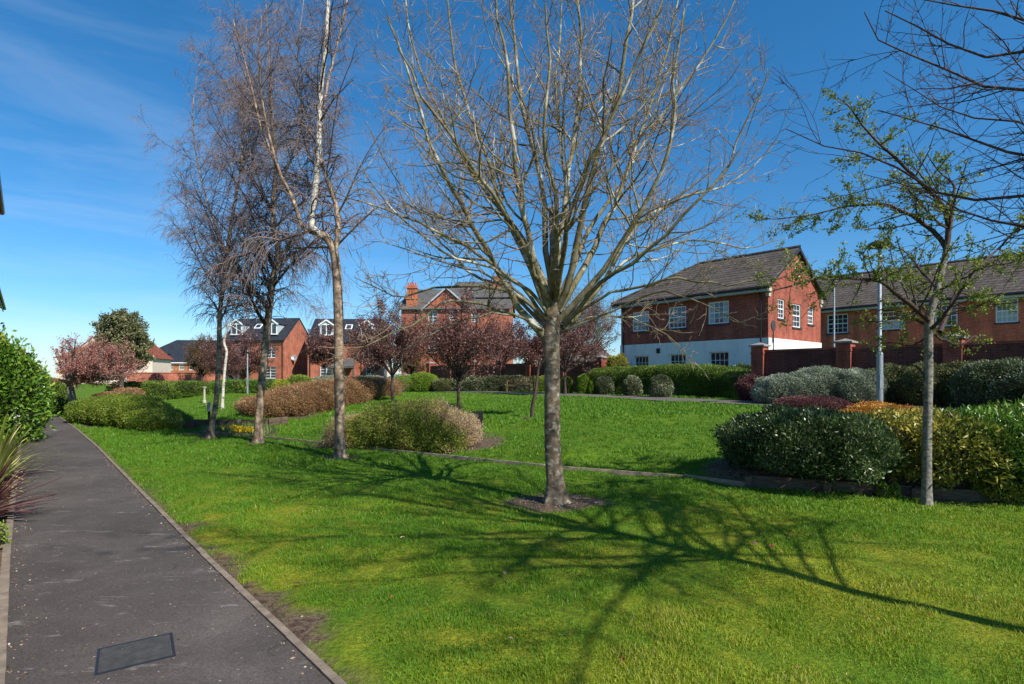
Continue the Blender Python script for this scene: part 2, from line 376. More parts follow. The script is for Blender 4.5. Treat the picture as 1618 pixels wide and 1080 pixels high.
def gz(x, y):
    x = np.asarray(x, float); y = np.asarray(y, float); shp = x.shape; x = x.ravel(); y = y.ravel(); out = np.empty(len(x))
    for s in range(0, len(x), 20000):
        dx = x[s:s+20000, None]-ctrl[None, :, 0]; dy = y[s:s+20000, None]-ctrl[None, :, 1]
        w = 1/(dx*dx+dy*dy+.25)**1.7; out[s:s+20000] = (w*ctrl[None, :, 2]).sum(1)/w.sum(1)
    e = np.clip((y-edge_y(x))/.35, 0, 1); e = e*e*(3-2*e)
    # along the grassed left side the edge has no step, so let it ease in
    soft = np.clip((y-edge_y(x))/7.0, 0, 1); soft = soft*soft*(3-2*soft); k = np.clip((-9.0-x)/2.0, 0, 1)
    e = e*(1-k)+soft*k
    return (out*e).reshape(shp)
def g1(x, y): return float(gz(np.array([x]), np.array([y]))[0])

# the near footpath as a strip between two lines, slightly curved far away
PL = np.array([(.30,-.45),(-2.64,2.9),(-4.46,4.95),(-7.2,8.1),(-11.1,12.6),(-15.2,17.2),(-19.6,22.0),(-24.6,27.0),(-30.5,32.0)])
PL = np.vstack([[(3.6,-4.2)], PL])
def path_left(y): return np.interp(y, PL[:, 1], PL[:, 0])
PWX = 1.70
FAR = np.array([(21,3.0),(15.6,7.6),(10.3,11.2),(11.0,14.0),(10.6,15.8),(7.52,19.4),(5.1,23.5),(2.76,26.7),(-.31,30.4),(-2.5,32.0),(-6.0,34.5),(-11,37),(-20,41)])
FAR[0] = (20, 4); FAR[1] = (15, 8.2); FAR[2] = (12.4, 11.2)
def dist_poly(x, y, P):
    best = np.full(x.shape, 1e9)
    for a, b in zip(P[:-1], P[1:]):
        ab = b-a; t = np.clip(((x-a[0])*ab[0]+(y-a[1])*ab[1])/(ab@ab), 0, 1)
        best = np.minimum(best, np.hypot(x-a[0]-t*ab[0], y-a[1]-t*ab[1]))
    return best
# planted beds with bare soil: (px, depth, rx, ry)
BEDS = [(640,13.4,2.3,1.15),(365,16.0,1.35,.62),(880,7.10,.62,.52),(538,11.1,.38,.34),(408,13.4,.3,.3),(333,14.8,.3,.3),(840,17.5,.62,.55),(757,14.6,.5,.35),(735,13.0,.9,.8),(348,22.5,.35,.35),
        (1250,8.9,1.3,1.1),(1400,8.5,1.9,1.2),(1550,8.1,2.2,1.2),(450,19.6,1.2,.6),(200,18.8,1.6,1.0)]
def soil_mask(x, y):
    m = np.zeros_like(x)
    for px, d, rx, ry in BEDS:
        cx, cy = pt(px, d); q = np.hypot((x-cx)/rx, (y-cy)/ry)+(vnoise(x, y, 3.1)-.5)*.35
        m = np.maximum(m, np.clip((1.12-q)/.22, 0, 1))
    pr = x-(path_left(y)+PWX); n = vnoise(x, y, 1.3)*.6+vnoise(x+9, y, 4.0)*.4
    strip = np.clip((-.02+.58*n+.22*(vnoise(x, y, 9.)-.5)-pr*.72)/.14, 0, 1)*(pr > -2)*np.clip((9.5-y)/3, 0, 1)
    strip2 = np.clip((.16-pr)/.1, 0, 1)*(pr > -2.6)*(y < 30)
    return np.clip(np.maximum(m, np.maximum(strip*(y < 9.5), strip2*(pr < .3))), 0, 1)

def lawn_material():
    m, nt, b, o = nmat('mown lawn'); v = mapped(nt)
    f = noise(nt, v, .55, 5, .6); f2 = noise(nt, v, 26, 4, .75); f3 = noise(nt, v, 4, 5, .7)
    base = ramp(nt, f3, [(.3,(.05,.11,.010)),(.5,(.095,.18,.012)),(.7,(.15,.22,.016))])
    moss = ramp(nt, f3, [(.3,(.17,.20,.014)),(.7,(.32,.29,.025))])
    near = N(nt, 'ShaderNodeAttribute', attribute_name='moss')
    fac = N(nt, 'ShaderNodeMath', operation='MULTIPLY'); nt.links.new(near.outputs['Fac'], fac.inputs[0])
    nt.links.new(ramp(nt, f, [(.38,(0,0,0)),(.6,(1,1,1))]), fac.inputs[1])
    c = mix(nt, fac.outputs[0], base, moss)
    c = mix(nt, 1.0, c, ramp(nt, f2, [(.3,(.45,.45,.45)),(.65,(1.15,1.15,1.15))]), 'MULTIPLY')
    so_ = N(nt, 'ShaderNodeAttribute', attribute_name='soil')
    sc = ramp(nt, noise(nt, v, 17, 6, .7), [(.3,(.03,.021,.015)),(.46,(.085,.058,.042)),(.55,(.17,.125,.09)),(.60,(.07,.05,.03)),(.66,(.16,.15,.03))])
    c = mix(nt, so_.outputs['Fac'], c, sc)
    nt.links.new(c, b.inputs['Base Color']); b.inputs['Roughness'].default_value = .9; b.inputs['Specular IOR Level'].default_value = .1
    bump(nt, b, f2, .9, .03); return m
def asphalt(name, k=1.0):
    m, nt, b, o = nmat(name); v = mapped(nt)
    f = noise(nt, v, .9, 6, .65, .6); g = noise(nt, v, 90, 3, .7)
    vo = N(nt, 'ShaderNodeTexVoronoi', i_Scale=110.); nt.links.new(v, vo.inputs['Vector'])
    c = ramp(nt, f, [(.3,(.052*k,.044*k,.039*k)),(.5,(.074*k,.063*k,.055*k)),(.7,(.108*k,.092*k,.081*k))])
    c = mix(nt, 1.0, c, ramp(nt, g, [(.3,(.6,.6,.6)),(.7,(1.4,1.4,1.4))]), 'MULTIPLY')
    # pale scuffs worn into the surface
    v2 = mapped(nt, (1.0, 3.2, 1)); s = noise(nt, v2, 2.3, 6, .75, .3)
    c = mix(nt, ramp(nt, s, [(.585,(0,0,0)),(.69,(.65,.65,.65))]), c, (.27,.245,.225))
    sp = noise(nt, v, 33, 2, .5); c = mix(nt, ramp(nt, sp, [(.71,(0,0,0)),(.74,(.7,.7,.7))]), c, (.40,.37,.33))
    s2 = noise(nt, v, 5, 6, .85); c = mix(nt, ramp(nt, s2, [(.6,(0,0,0)),(.75,(.5,.5,.5))]), c, (.035,.032,.03))
    wv = N(nt, 'ShaderNodeTexVoronoi', i_Scale=.55); wv.feature = 'DISTANCE_TO_EDGE'; dn = N(nt, 'ShaderNodeTexNoise', i_Scale=3.5, i_Detail=6.)
    ad = N(nt, 'ShaderNodeMixRGB', blend_type='ADD'); ad.inputs[0].default_value = .35; nt.links.new(v, ad.inputs[1]); nt.links.new(v, dn.inputs['Vector']); nt.links.new(dn.outputs['Color'], ad.inputs[2]); nt.links.new(ad.outputs[0], wv.inputs['Vector'])
    ck = ramp(nt, wv.outputs['Distance'], [(.0,(.75,.75,.75)),(.006,(0,0,0))]); gate = ramp(nt, noise(nt, v, .7, 2), [(.5,(0,0,0)),(.58,(1,1,1))])
    c = mix(nt, mix(nt, 1.0, ck, gate, 'MULTIPLY'), c, (.022,.02,.018))
    st = noise(nt, v, 1.6, 7, .75); c = mix(nt, ramp(nt, st, [(.55,(0,0,0)),(.72,(.55,.55,.55))]), c, (.055,.045,.032))
    nt.links.new(c, b.inputs['Base Color']); b.inputs['Roughness'].default_value = .85
    bump(nt, b, g, .55, .006); return m
MT['lawn'] = lawn_material(); MT['asphalt'] = asphalt('worn asphalt'); MT['asphalt_far'] = asphalt('grey asphalt', 1.6)
MT['kerb'] = m_plain('concrete edging', (.20,.16,.12), .9, nscale=9, var=.35, bmp=.6, bd=.01)

def axis(a, b, n, far, k=1.22):
    c = list(np.linspace(a, b, n)); s = c[1]-c[0]; st = s; x = c[-1]
    while x < far: st *= k; x += st; c.append(x)
    st = s; x = c[0]; pre = []
    while x > -far: st *= k; x -= st; pre.append(x)
    return np.array(pre[::-1]+c)
gx = axis(-20, 15, 330, 1500); gy = axis(-1, 32, 330, 1500)
X, Y = np.meshgrid(gx, gy); Z = gz(X, Y)
pr = X-path_left(Y); on = (pr > -.02) & (pr < PWX+.02)
near = (np.abs(X) < 60) & (Y < 60)
Z = Z + np.where(near, (vnoise(X, Y, 2.2)-.5)*.035+(vnoise(X, Y, .6)-.5)*.05, 0)*np.clip((pr-PWX)/.8, 0, 1)
Z = Z-np.where((pr > -.25) & (pr < PWX+.1), .02, 0)
Z = Z-np.clip((np.hypot(X, Y)-120)/400, 0, 1)*3
nx, ny = len(gx), len(gy)
idx = np.arange(nx*ny).reshape(ny, nx)
Q = np.stack([idx[:-1, :-1], idx[:-1, 1:], idx[1:, 1:], idx[1:, :-1]], -1).reshape(-1, 4)
soil = soil_mask(X, Y).ravel()
mossm = (np.clip((edge_y(X)-Y)/2.0, 0.12, 1)*np.clip((11-Y)/5, 0.1, 1)).ravel()
me = mesh_from('lawn', np.stack([X, Y, Z], -1).reshape(-1, 3), [Q], MT['lawn'], smooth=True, vattr={'soil': soil, 'moss': mossm})
link('lawn', me, kind='structure')

def strip(name, L, R, mat, dz=.0, th=None):
    """surface strip between two polylines of (x,y,z)"""
    n = len(L); V = np.vstack([L, R]); V[:, 2] += dz
    q = [(i, n+i, n+i+1, i+1) for i in range(n-1)]
    return link(name, mesh_from(name, V, [q], mat), kind='structure')
py_ = np.concatenate([np.linspace(-4.2, 0, 10), np.arange(.2, 32, .4)]); plx = path_left(py_)
pz = gz(plx, py_)
strip('footpath', np.stack([plx, py_, pz], -1), np.stack([plx+PWX, py_, pz], -1), MT['asphalt'], .004)
def edging(name, xs, w, h, mat):
    m = Mesh()
    for i in range(len(py_)-1):
        x0, x1, y0, y1, z0, z1 = xs[i], xs[i+1], py_[i], py_[i+1], pz[i], pz[i+1]
        if y0 < -1: continue
        j = (vnoise(y0*3, 1.5)-.5)*.012; g = .004
        c = [(x0, y0+g, z0-.05), (x0+w, y0+g, z0-.05), (x1+w, y1, z1-.05), (x1, y1, z1-.05)]
        t = [(a, b_, c_+.05+h+j) for a, b_, c_ in c]; m.add(c+t, [(4,5,6,7),(0,1,5,4),(1,2,6,5),(2,3,7,6),(3,0,4,7)])
    return m.build(name, mat, kind='structure')
edging('path_kerb', plx+PWX, .062, .018, MT['kerb'])
edging('path_kerb', plx-.075, .075, .03, MT['kerb'])
# the far path along the garden wall
ff, _ = resample([(a, b, 0) for a, b in FAR], [1]*len(FAR), 90)
tt = np.gradient(ff[:, :2], axis=0); nn = norm(np.stack([-tt[:, 1], tt[:, 0]], -1))
LL = ff[:, :2]-nn*1.05; RR = ff[:, :2]+nn*1.05
strip('far_path', np.column_stack([LL, gz(LL[:, 0], LL[:, 1])]), np.column_stack([RR, gz(RR[:, 0], RR[:, 1])]), MT['asphalt_far'], .035)

# ------------------------------------------------------------------ grass blades
def blades():
    r = np.random.default_rng(11); VV = []; QQ = []; TT = []; RN = []; n0 = 0
    for y0, y1, dens, w, h in [(1.6,4.2,13000,.0023,.027),(4.2,6.5,7000,.0032,.030),(6.5,10.,2900,.0048,.033),(10.,15.,1300,.009,.050),(15.,25.,420,.016,.075),(25.,36.,90,.028,.05)]:
        x0 = -.97*y1-1.2; x1 = .97*y1+1.2
        n = int(dens*(y1-y0)*(x1-x0)); x = r.uniform(x0, x1, n); y = r.uniform(y0, y1, n)
        k = (x > -.97*y-1.3) & (x < .97*y+1.3) & (x-path_left(y) > PWX+.09)
        x, y = x[k], y[k]
        tuft = vnoise(x, y, 5.0); patch = vnoise(x, y, 1.1)*.6+vnoise(x+31, y+7, .35)*.4
        s = soil_mask(x, y); k = (r.random(len(x)) > s*.96) & (r.random(len(x)) < .45+.75*tuft) & (dist_poly(x, y, FAR) > 1.07)
        x, y, tuft, patch = x[k], y[k], tuft[k], patch[k]; n = len(x); z = gz(x, y)+(vnoise(x, y, 2.2)-.5)*.035*(y < 30)+(vnoise(x, y, .6)-.5)*.05-.004
        a = r.uniform(0, 2*np.pi, n); hh = h*r.uniform(.45, 1.15, n)*(.35+1.3*tuft*(.5+vnoise(x, y, 1.9))); ww = w*r.uniform(.7, 1.3, n)
        la = r.uniform(0, 2*np.pi, n); le = hh*r.uniform(.1, .9, n)
        ca, sa = np.cos(a)*ww, np.sin(a)*ww; lx, ly = np.cos(la)*le, np.sin(la)*le
        V = np.stack([np.stack([x-ca, y-sa, z], -1), np.stack([x+ca, y+sa, z], -1),
                      np.stack([x+ca*.6+lx*.4, y+sa*.6+ly*.4, z+hh*.62], -1), np.stack([x-ca*.6+lx*.4, y-sa*.6+ly*.4, z+hh*.62], -1),
                      np.stack([x+lx, y+ly, z+hh], -1)], 1)
        if y0 < 10:
            b = n0+np.arange(n)*5
            VV.append(V.reshape(-1, 3)); QQ.append(np.stack([b, b+1, b+2, b+3], -1)); TT.append((np.stack([b+3, b+2, b+4], -1)))
            n0 += 5*n
        else:
            V = V[:, [0, 1, 4]]; b = n0+np.arange(n)*3
            VV.append(V.reshape(-1, 3)); TT.append(np.stack([b, b+1, b+2], -1)); n0 += 3*n
        mo = np.clip((patch-.44+.032*x)*3.4, 0, 1)*np.clip((9.5-y)/4.5, 0.10, 1)*(y < edge_y(x)+.5)
        c = np.clip(.08+.32*r.random(n)+.22*(tuft-.5)+.55*mo*r.uniform(.5, 1, n), 0, 1)
        c = np.where(r.random(n) < .004, 1.0, c)
        if y0 < 10: RN.append(('q', c)); RN.append(('t', c))
        else: RN.append(('t', c))
    rn = np.concatenate([c for k, c in RN if k == 'q']+[c for k, c in RN if k == 't'])
    me = mesh_from('grass', np.vstack(VV), [np.vstack(QQ), np.vstack(TT)], MT['grass'], rnd=rn)
    link('grass', me, label='short mown green lawn grass with mossy yellow patches', cat='grass', kind='stuff')
MT['grass'] = m_leaf('grass blade', [(0,(.050,.14,.010)),(.35,(.105,.235,.014)),(.6,(.20,.31,.020)),(.85,(.42,.41,.035)),(1,(.55,.47,.22))], .55, .28, .3)
blades()

# ------------------------------------------------------------------ buildings
class House:
    """Walls, windows and trim in the house's own frame: x along the front (y = 0), y going back."""
    def __init__(s, name, label, cat, xy, z0, rz, L, D, H, group=None):
        s.o = thing(name, label, cat, (xy[0], xy[1], z0), rz, group); s.L, s.D, s.H = L, D, H
        s.ops = {'S': [], 'W': [], 'E': [], 'N': []}
        s.xy, s.z0, s.rz = xy, z0, rz
    def F(s, side):
        L, D = s.L, s.D
        return {'S': lambda a, d, z: (a, d, z), 'W': lambda a, d, z: (d, a, z), 'E': lambda a, d, z: (L-d, a, z), 'N': lambda a, d, z: (a, D-d, z)}[side]
    def t(s, side, px):
        """distance along a side at which a sight line of the photo meets it"""
        r = (px-CX)/FPX; c, n = math.cos(s.rz), math.sin(s.rz); ex = (c, n); ey = (-n, c)
        o = s.xy; a = ex if side in 'SN' else ey
        if side == 'N': o = (o[0]+ey[0]*s.D, o[1]+ey[1]*s.D)
        if side == 'E': o = (o[0]+ex[0]*s.L, o[1]+ex[1]*s.L)
        t = (o[0]-r*o[1])/(r*a[1]-a[0]); return t, o[1]+a[1]*t
    def zpx(s, side, px, py): return zat(py, s.t(side, px)[1])-s.z0
    def win(s, side, a0, a1, z0, z1, cols=3, rows=(2, 2), sill=True, frame='white', curtain=None, dp=.09, mull=False, bar=.022, arch=False):
        s.ops[side].append((a0, a1, z0, z1)); f = s.F(side); m = Mesh(); w = .055
        B = lambda x0, x1, d0, d1, q0, q1: m.box((x0, d0, q0), (x1, d1, q1), f)
        B(a0, a0+w, dp-.05, dp+.03, z0, z1); B(a1-w, a1, dp-.05, dp+.03, z0, z1)
        B(a0+w, a1-w, dp-.048, dp+.028, z0, z0+w); B(a0+w, a1-w, dp-.048, dp+.028, z1-w, z1)
        x0, x1, q0, q1 = a0+w, a1-w, z0+w, z1-w; secs = [(q0, q1)] if len(rows) == 1 else [(q0, (q0+q1)/2-.025), ((q0+q1)/2+.025, q1)]
        if len(rows) == 2: B(x0, x1, dp-.035, dp+.02, (q0+q1)/2-.025, (q0+q1)/2+.025)
        if mull: B((x0+x1)/2-.03, (x0+x1)/2+.03, dp-.042, dp+.024, q0, q1)
        for (lo, hi), rr in zip(secs, rows):
            for k in range(1, cols): x = x0+(x1-x0)*k/cols; B(x-bar/2, x+bar/2, dp-.015, dp+.012, lo, hi)
            for k in range(1, rr): z = lo+(hi-lo)*k/rr; B(x0, x1, dp-.012, dp+.010, z-bar/2, z+bar/2)
        wo_ = m.build('window', MT[frame], s.o)
        g = Mesh(); c = [f(x0-.01, dp+.004, q0-.01), f(x1+.01, dp+.004, q0-.01), f(x1+.01, dp+.004, q1+.01), f(x0-.01, dp+.004, q1+.01)]
        g.quad(*c); g.build('pane', MT['glass'], wo_)
        if curtain:
            g = Mesh(); lo, hi = curtain
            for u0, u1 in ((0, .30), (.72, 1.)) if lo < 0 else ((0, 1),):
                n = 6; zz0, zz1 = (q0, q1) if lo < 0 else (q0+(q1-q0)*lo, q0+(q1-q0)*hi)
                xs = np.linspace(x0+(x1-x0)*u0, x0+(x1-x0)*u1, n+1)
                for k in range(n): g.quad(f(xs[k], dp-.001+.004*(k % 2), zz0), f(xs[k+1], dp-.001+.004*((k+1) % 2), zz0), f(xs[k+1], dp-.001+.004*((k+1) % 2), zz1), f(xs[k], dp-.001+.004*(k % 2), zz1))
            g.build('blind', MT['curtain'], wo_)
        if sill:
            g = Mesh(); g.box((a0-.06, -.045, z0-.085), (a1+.06, dp, z0-.004), f); g.build('sill', MT['sill' if sill is True else sill], wo_)
        return wo_
    def walls(s, mat, sides='SWEN', z0=0, z1=None, out=0., name='wall', extra=None):
        m = Mesh(); z1 = s.H if z1 is None else z1
        for sd_ in sides:
            f = s.F(sd_); W = s.L if sd_ in 'SN' else s.D; e = out
            lo = -out if sd_ in 'SN' else 0.0; hi = W+out if sd_ in 'SN' else W
            ops = [(a, b, max(c, z0), min(d, z1)) for a, b, c, d in s.ops[sd_] if c < z1-.01 and d > z0+.01]
            xs = sorted({lo, hi, *[v for o in ops for v in o[:2]]}); zs = sorted({z0, z1, *[v for o in ops for v in o[2:]]})
            for i in range(len(xs)-1):
                for j in range(len(zs)-1):
                    xm, zm = (xs[i]+xs[i+1])/2, (zs[j]+zs[j+1])/2
                    if any(a < xm < b and c < zm < d for a, b, c, d in ops): continue
                    m.quad(f(xs[i], -e, zs[j]), f(xs[i+1], -e, zs[j]), f(xs[i+1], -e, zs[j+1]), f(xs[i], -e, zs[j+1]))
            for a, b, c, d in ops:
                q = .13
                m.quad(f(a, -e, c), f(a, q, c), f(a, q, d), f(a, -e, d)); m.quad(f(b, -e, c), f(b, q, c), f(b, q, d), f(b, -e, d))
                m.quad(f(a, -e, d), f(b, -e, d), f(b, q, d), f(a, q, d)); m.quad(f(a, -e, c), f(b, -e, c), f(b, q, c), f(a, q, c))
        if out > 0: m.quad((-out, -out, z1), (s.L+out, -out, z1), (s.L+out, s.D, z1), (-out, s.D, z1))
        if extra: extra(m)
        return m.build(name, mat, s.o)
    def pipe(s, name, pts, r, mat='gutter', parent=None):
        P = np.array([pts], float); V, Q = tubes(P, np.full((1, len(pts)), r), 8)
        return link(name, mesh_from(name, V, [Q], MT[mat]), parent or s.o)

ANG_N = math.atan2(ND[1], ND[0])      # local +x runs along ND, local +y along PD

# the brick and white house
h = House('brick_house', 'red brick house with whitewashed lower storey and brown hipped roof, gable to the right', 'house', (11.5, 25.0), .6, ANG_N, 6.05, 8.2, 5.22)
def pw(hh, side, l, r, t, b): 
    (a0, d0), (a1, d1) = hh.t(side, l), hh.t(side, r); a0, a1 = sorted((a0, a1)); dm = (d0+d1)/2
    return a0, a1, zat(b, dm)-hh.z0, zat(t, dm)-hh.z0
for l, r, t, b, cu in [(999.5, 1025.5, 492, 523, (.55, .98)), (1056, 1084, 484, 518, None), (1119, 1151.5, 476, 511, (-1, -1))]:
    h.win('W', *pw(h, 'W', l, r, t, b), cols=4, rows=(2, 2), curtain=cu)
for l, r, t, b, cu in [(1002, 1025, 562, 584, (.1, .9)), (1058, 1084, 559, 582, None), (1121, 1152, 555.5, 582, (.0, .5))]:
    h.win('W', *pw(h, 'W', l, r, t, b), cols=4, rows=(2,), sill=False)
for l, r, t, b in [(1229, 1239.5, 472, 503), (1252.5, 1265.5, 480, 517), (1276.5, 1285.5, 485, 512)]:
    h.win('S', *pw(h, 'S', l, r, t, b), cols=3, rows=(2, 2))
ZB = 2.76
def gable(m): m.tri((0, 0, 5.22), (6.05, 0, 5.22), (3.025, 0, 7.20))
h.walls(MT['brick'], z0=ZB, extra=gable)
h.walls(MT['render'], z0=0, z1=ZB, out=.035, name='rendered_wall')
m = Mesh(); OV = .38; zr = 7.28; ze = 5.22-OV*.655+.10; f0 = -.16; yr = 5.15
m.slab([(-OV, f0, ze), (-OV, 8.2+OV, ze), (3.025, yr, zr), (3.025, f0, zr)], .09)
m.slab([(6.05+OV, f0, ze), (6.05+OV, 8.2+OV, ze), (3.025, yr, zr), (3.025, f0, zr)], .09)
m.slab([(-OV, 8.2+OV, ze), (6.05+OV, 8.2+OV, ze), (3.025, yr, zr)], .09)
rf = m.build('roof', MT['tile'], h.o)
h.pipe('ridge_tile', [(3.025, f0-.02, zr+.0), (3.025, yr, zr+.0)], .085, 'tile', rf); h.pipe('ridge_tile', [(3.025, yr, zr), (-OV, 8.2+OV, ze+.02)], .07, 'tile', rf)
m = Mesh(); m.box((-OV+.03, f0+.02, ze-.26), (-OV+.06, 8.2+OV, ze-.06)); m.box((-OV+.06, f0+.02, ze-.25), (-.002, 8.2+OV, ze-.23)); m.build('fascia', MT['soffit'], h.o)
h.pipe('gutter', [(-OV-.03, f0, ze-.09), (-OV-.03, 8.2+OV, ze-.09)], .055)
h.pipe('downpipe', [(-OV-.02, .30, ze-.12), (-.07, .30, ze-.42), (-.07, .30, 0)], .036); h.pipe('downpipe', [(-OV-.02, 8.0, ze-.12), (-.07, 8.0, ze-.42), (-.07, 8.0, 0)], .036)
m = Mesh()
for sg in (-1, 1):
    x0, x1 = (3.025+sg*(3.025+OV), 3.025); m.slab([(x0, f0-.03, ze-.02), (x0, f0+.01, ze-.02), (x1, f0+.01, zr-.02), (x1, f0-.03, zr-.02)], .14)
m.build('bargeboard', MT['gutter'], h.o)
for x in (-.10, 5.85):
    m = Mesh(); m.box((x, -.09, 4.80), (x+.30, .12, 5.02)); m.box((x+.04, -.06, 4.62), (x+.26, .08, 4.798)); m.build('kneeler_stone', MT['stone'], h.o)
a = np.linspace(0, 2*np.pi, 33); rp = np.stack([3.025+.27*np.cos(a), np.full(33, -.03), 6.15+.42*np.sin(a)], -1)
V, Q = tubes(rp[None], np.full((1, 33), .045), 6); link('oval_wreath', mesh_from('oval_wreath', V, [Q], MT['stone']), h.o)
m = Mesh(); a0, d0 = h.t('W', 1041); m.box((-.10, a0-.09, zat(556, d0)-.6-.06), (-.036, a0+.09, zat(551, d0)-.6+.03)); m.build('wall_lamp', MT['gutter'], h.o)

# long brick house on the right
h = House('long_brick_house', 'long red brick house with brown roof and four white windows behind the garden wall', 'house', (25.6, 25.2), .7, ANG_N, 7.0, 12.5, 5.1)
# its near side starts well outside the frame: move the frame's origin back along PD so the visible wall is complete
h.xy = (18.7+.6575*9.5, 33.6-.7534*9.5); h.o.location = (h.xy[0], h.xy[1], .7); h.D = 11.8
for l, r, t, b, cu in [(1307, 1340, 496, 526, None), (1392, 1430, 491, 520, (.0, .45)), (1477, 1513, 481, 515, None), (1573, 1609, 471.5, 509, (.0, .5))]:
    h.win('W', *pw(h, 'W', l, r, t, b), cols=4, rows=(2, 2), curtain=cu)
def g2(m): m.tri((0, 0, 5.1), (7, 0, 5.1), (3.5, 0, 7.4)); m.tri((0, 11.8, 5.1), (7, 11.8, 5.1), (3.5, 11.8, 7.4))
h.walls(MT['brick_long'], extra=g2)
m = Mesh(); ze = 5.1-.12; zr = 7.42
m.slab([(-.4, -.2, ze), (-.4, 12.0, ze), (3.5, 12.0, zr), (3.5, -.2, zr)], .09); m.slab([(7.4, -.2, ze), (7.4, 12.0, ze), (3.5, 12.0, zr), (3.5, -.2, zr)], .09)
rf = m.build('roof', MT['tile'], h.o); h.pipe('ridge_tile', [(3.5, -.2, zr), (3.5, 12, zr)], .085, 'tile', rf)
m = Mesh(); m.box((-.37, -.18, ze-.25), (-.34, 11.98, ze-.06)); m.box((-.34, -.18, ze-.24), (-.002, 11.98, ze-.22)); m.build('fascia', MT['pale_grey'], h.o)
h.pipe('gutter', [(-.43, -.2, ze-.09), (-.43, 12, ze-.09)], .055)
m = Mesh(); m.box((-.04, 0, 2.35), (-.003, 11.8, 2.5)); m.build('string_course', MT['stone'], h.o)
h.pipe('downpipe', [(-.07, 11.6, ze-.3), (-.07, 11.6, 0)], .036)

# garden wall, two runs, each with its own piers
def garden_wall(name, label, p0, n, sp, top, z0, ptop, dirn=1):
    rz = math.atan2(PD[1]*dirn, PD[0]*dirn)
    o = thing(name, label, 'wall', (p0[0], p0[1], z0), rz)
    m = Mesh(); L = sp*n; hw = top-z0
    m.box((0, -.11, -.3), (L, .11, hw-.075)); m.build('wall_panel', MT['brick_shaded'], o)
    m = Mesh(); m.box((-.01, -.125, hw-.073), (L, .125, hw)); m.build('coping', MT['brick'], o)
    for k in range(n+1):
        m = Mesh(); x = k*sp; m.box((x-.225, -.235, -.3), (x+.225, .235, ptop-z0-.14)); m.box((x-.245, -.255, ptop-z0-.42), (x+.245, .255, ptop-z0-.36))
        pr_ = m.build('pier', MT['brick'], o)
        m = Mesh(); zc = ptop-z0-.14; m.box((x-.29, -.30, zc+.002), (x+.29, .30, zc+.06)); 
        v = [(x-.27,-.28,zc+.061),(x+.27,-.28,zc+.061),(x+.27,.28,zc+.061),(x-.27,.28,zc+.061),(x,0,zc+.16)]; m.add(v, None, [(0,1,4),(1,2,4),(2,3,4),(3,0,4)]); m.build('pier_cap', MT['cap'], pr_)
    return o
garden_wall('garden_wall', 'shaded red brick garden wall with capped piers behind the wooden bench', (4.96, 31.0), 6, 2.9, 2.46, .6, 2.78)
garden_wall('garden_wall', 'shaded red brick garden wall with capped piers in front of the long brick house', (9.30, 20.9), 4, 2.9, 2.60, .6, 2.87, -1)

# left terrace ends, only their eaves come into view
def corner_house(name, label, d, px, u_len, zeave, ztop):
    x, y = pt(px, d); h = House(name, label, 'house', (x, y), 0, ANG_N+math.pi, 7.5, u_len, zeave)
    # local +x runs away to the left, local +y back towards the camera side
    h.win('W', 1.2, 2.2, 3.0, 4.2); h.win('W', 3.6, 4.6, 3.0, 4.2); h.win('W', 1.2, 2.4, .9, 2.1, cols=4)
    def gg(m): m.tri((0, 0, zeave), (7.5, 0, zeave), (3.75, 0, ztop-.1)); m.tri((0, u_len, zeave), (7.5, u_len, zeave), (3.75, u_len, ztop-.1))
    h.walls(MT['brick'], extra=gg)
    m = Mesh(); m.slab([(-.3, -.15, zeave-.1), (-.3, u_len+.1, zeave-.1), (3.75, u_len+.1, ztop), (3.75, -.15, ztop)], .09)
    m.slab([(7.8, -.15, zeave-.1), (7.8, u_len+.1, zeave-.1), (3.75, u_len+.1, ztop), (3.75, -.15, ztop)], .09)
    m.build('roof', MT['tile_red'], h.o)
    h.pipe('gutter', [(-.33, -.1, zeave-.16), (-.33, u_len, zeave-.16)], .055); h.pipe('downpipe', [(-.06, .2, zeave-.2), (-.06, .2, 0)], .036)
    m = Mesh(); m.box((-.29, -.1, zeave-.30), (-.26, u_len, zeave-.14)); m.build('fascia', MT['gutter'], h.o)
corner_house('brick_house', 'brick house at the left edge whose dark eaves corner shows high against the sky', 11.2, -33, 7.5, 5.15, 7.6)
corner_house('brick_house', 'brick house at the left edge with red roof tiles just above the laurel bush', 25.5, -8, 9, 4.9, 7.6)

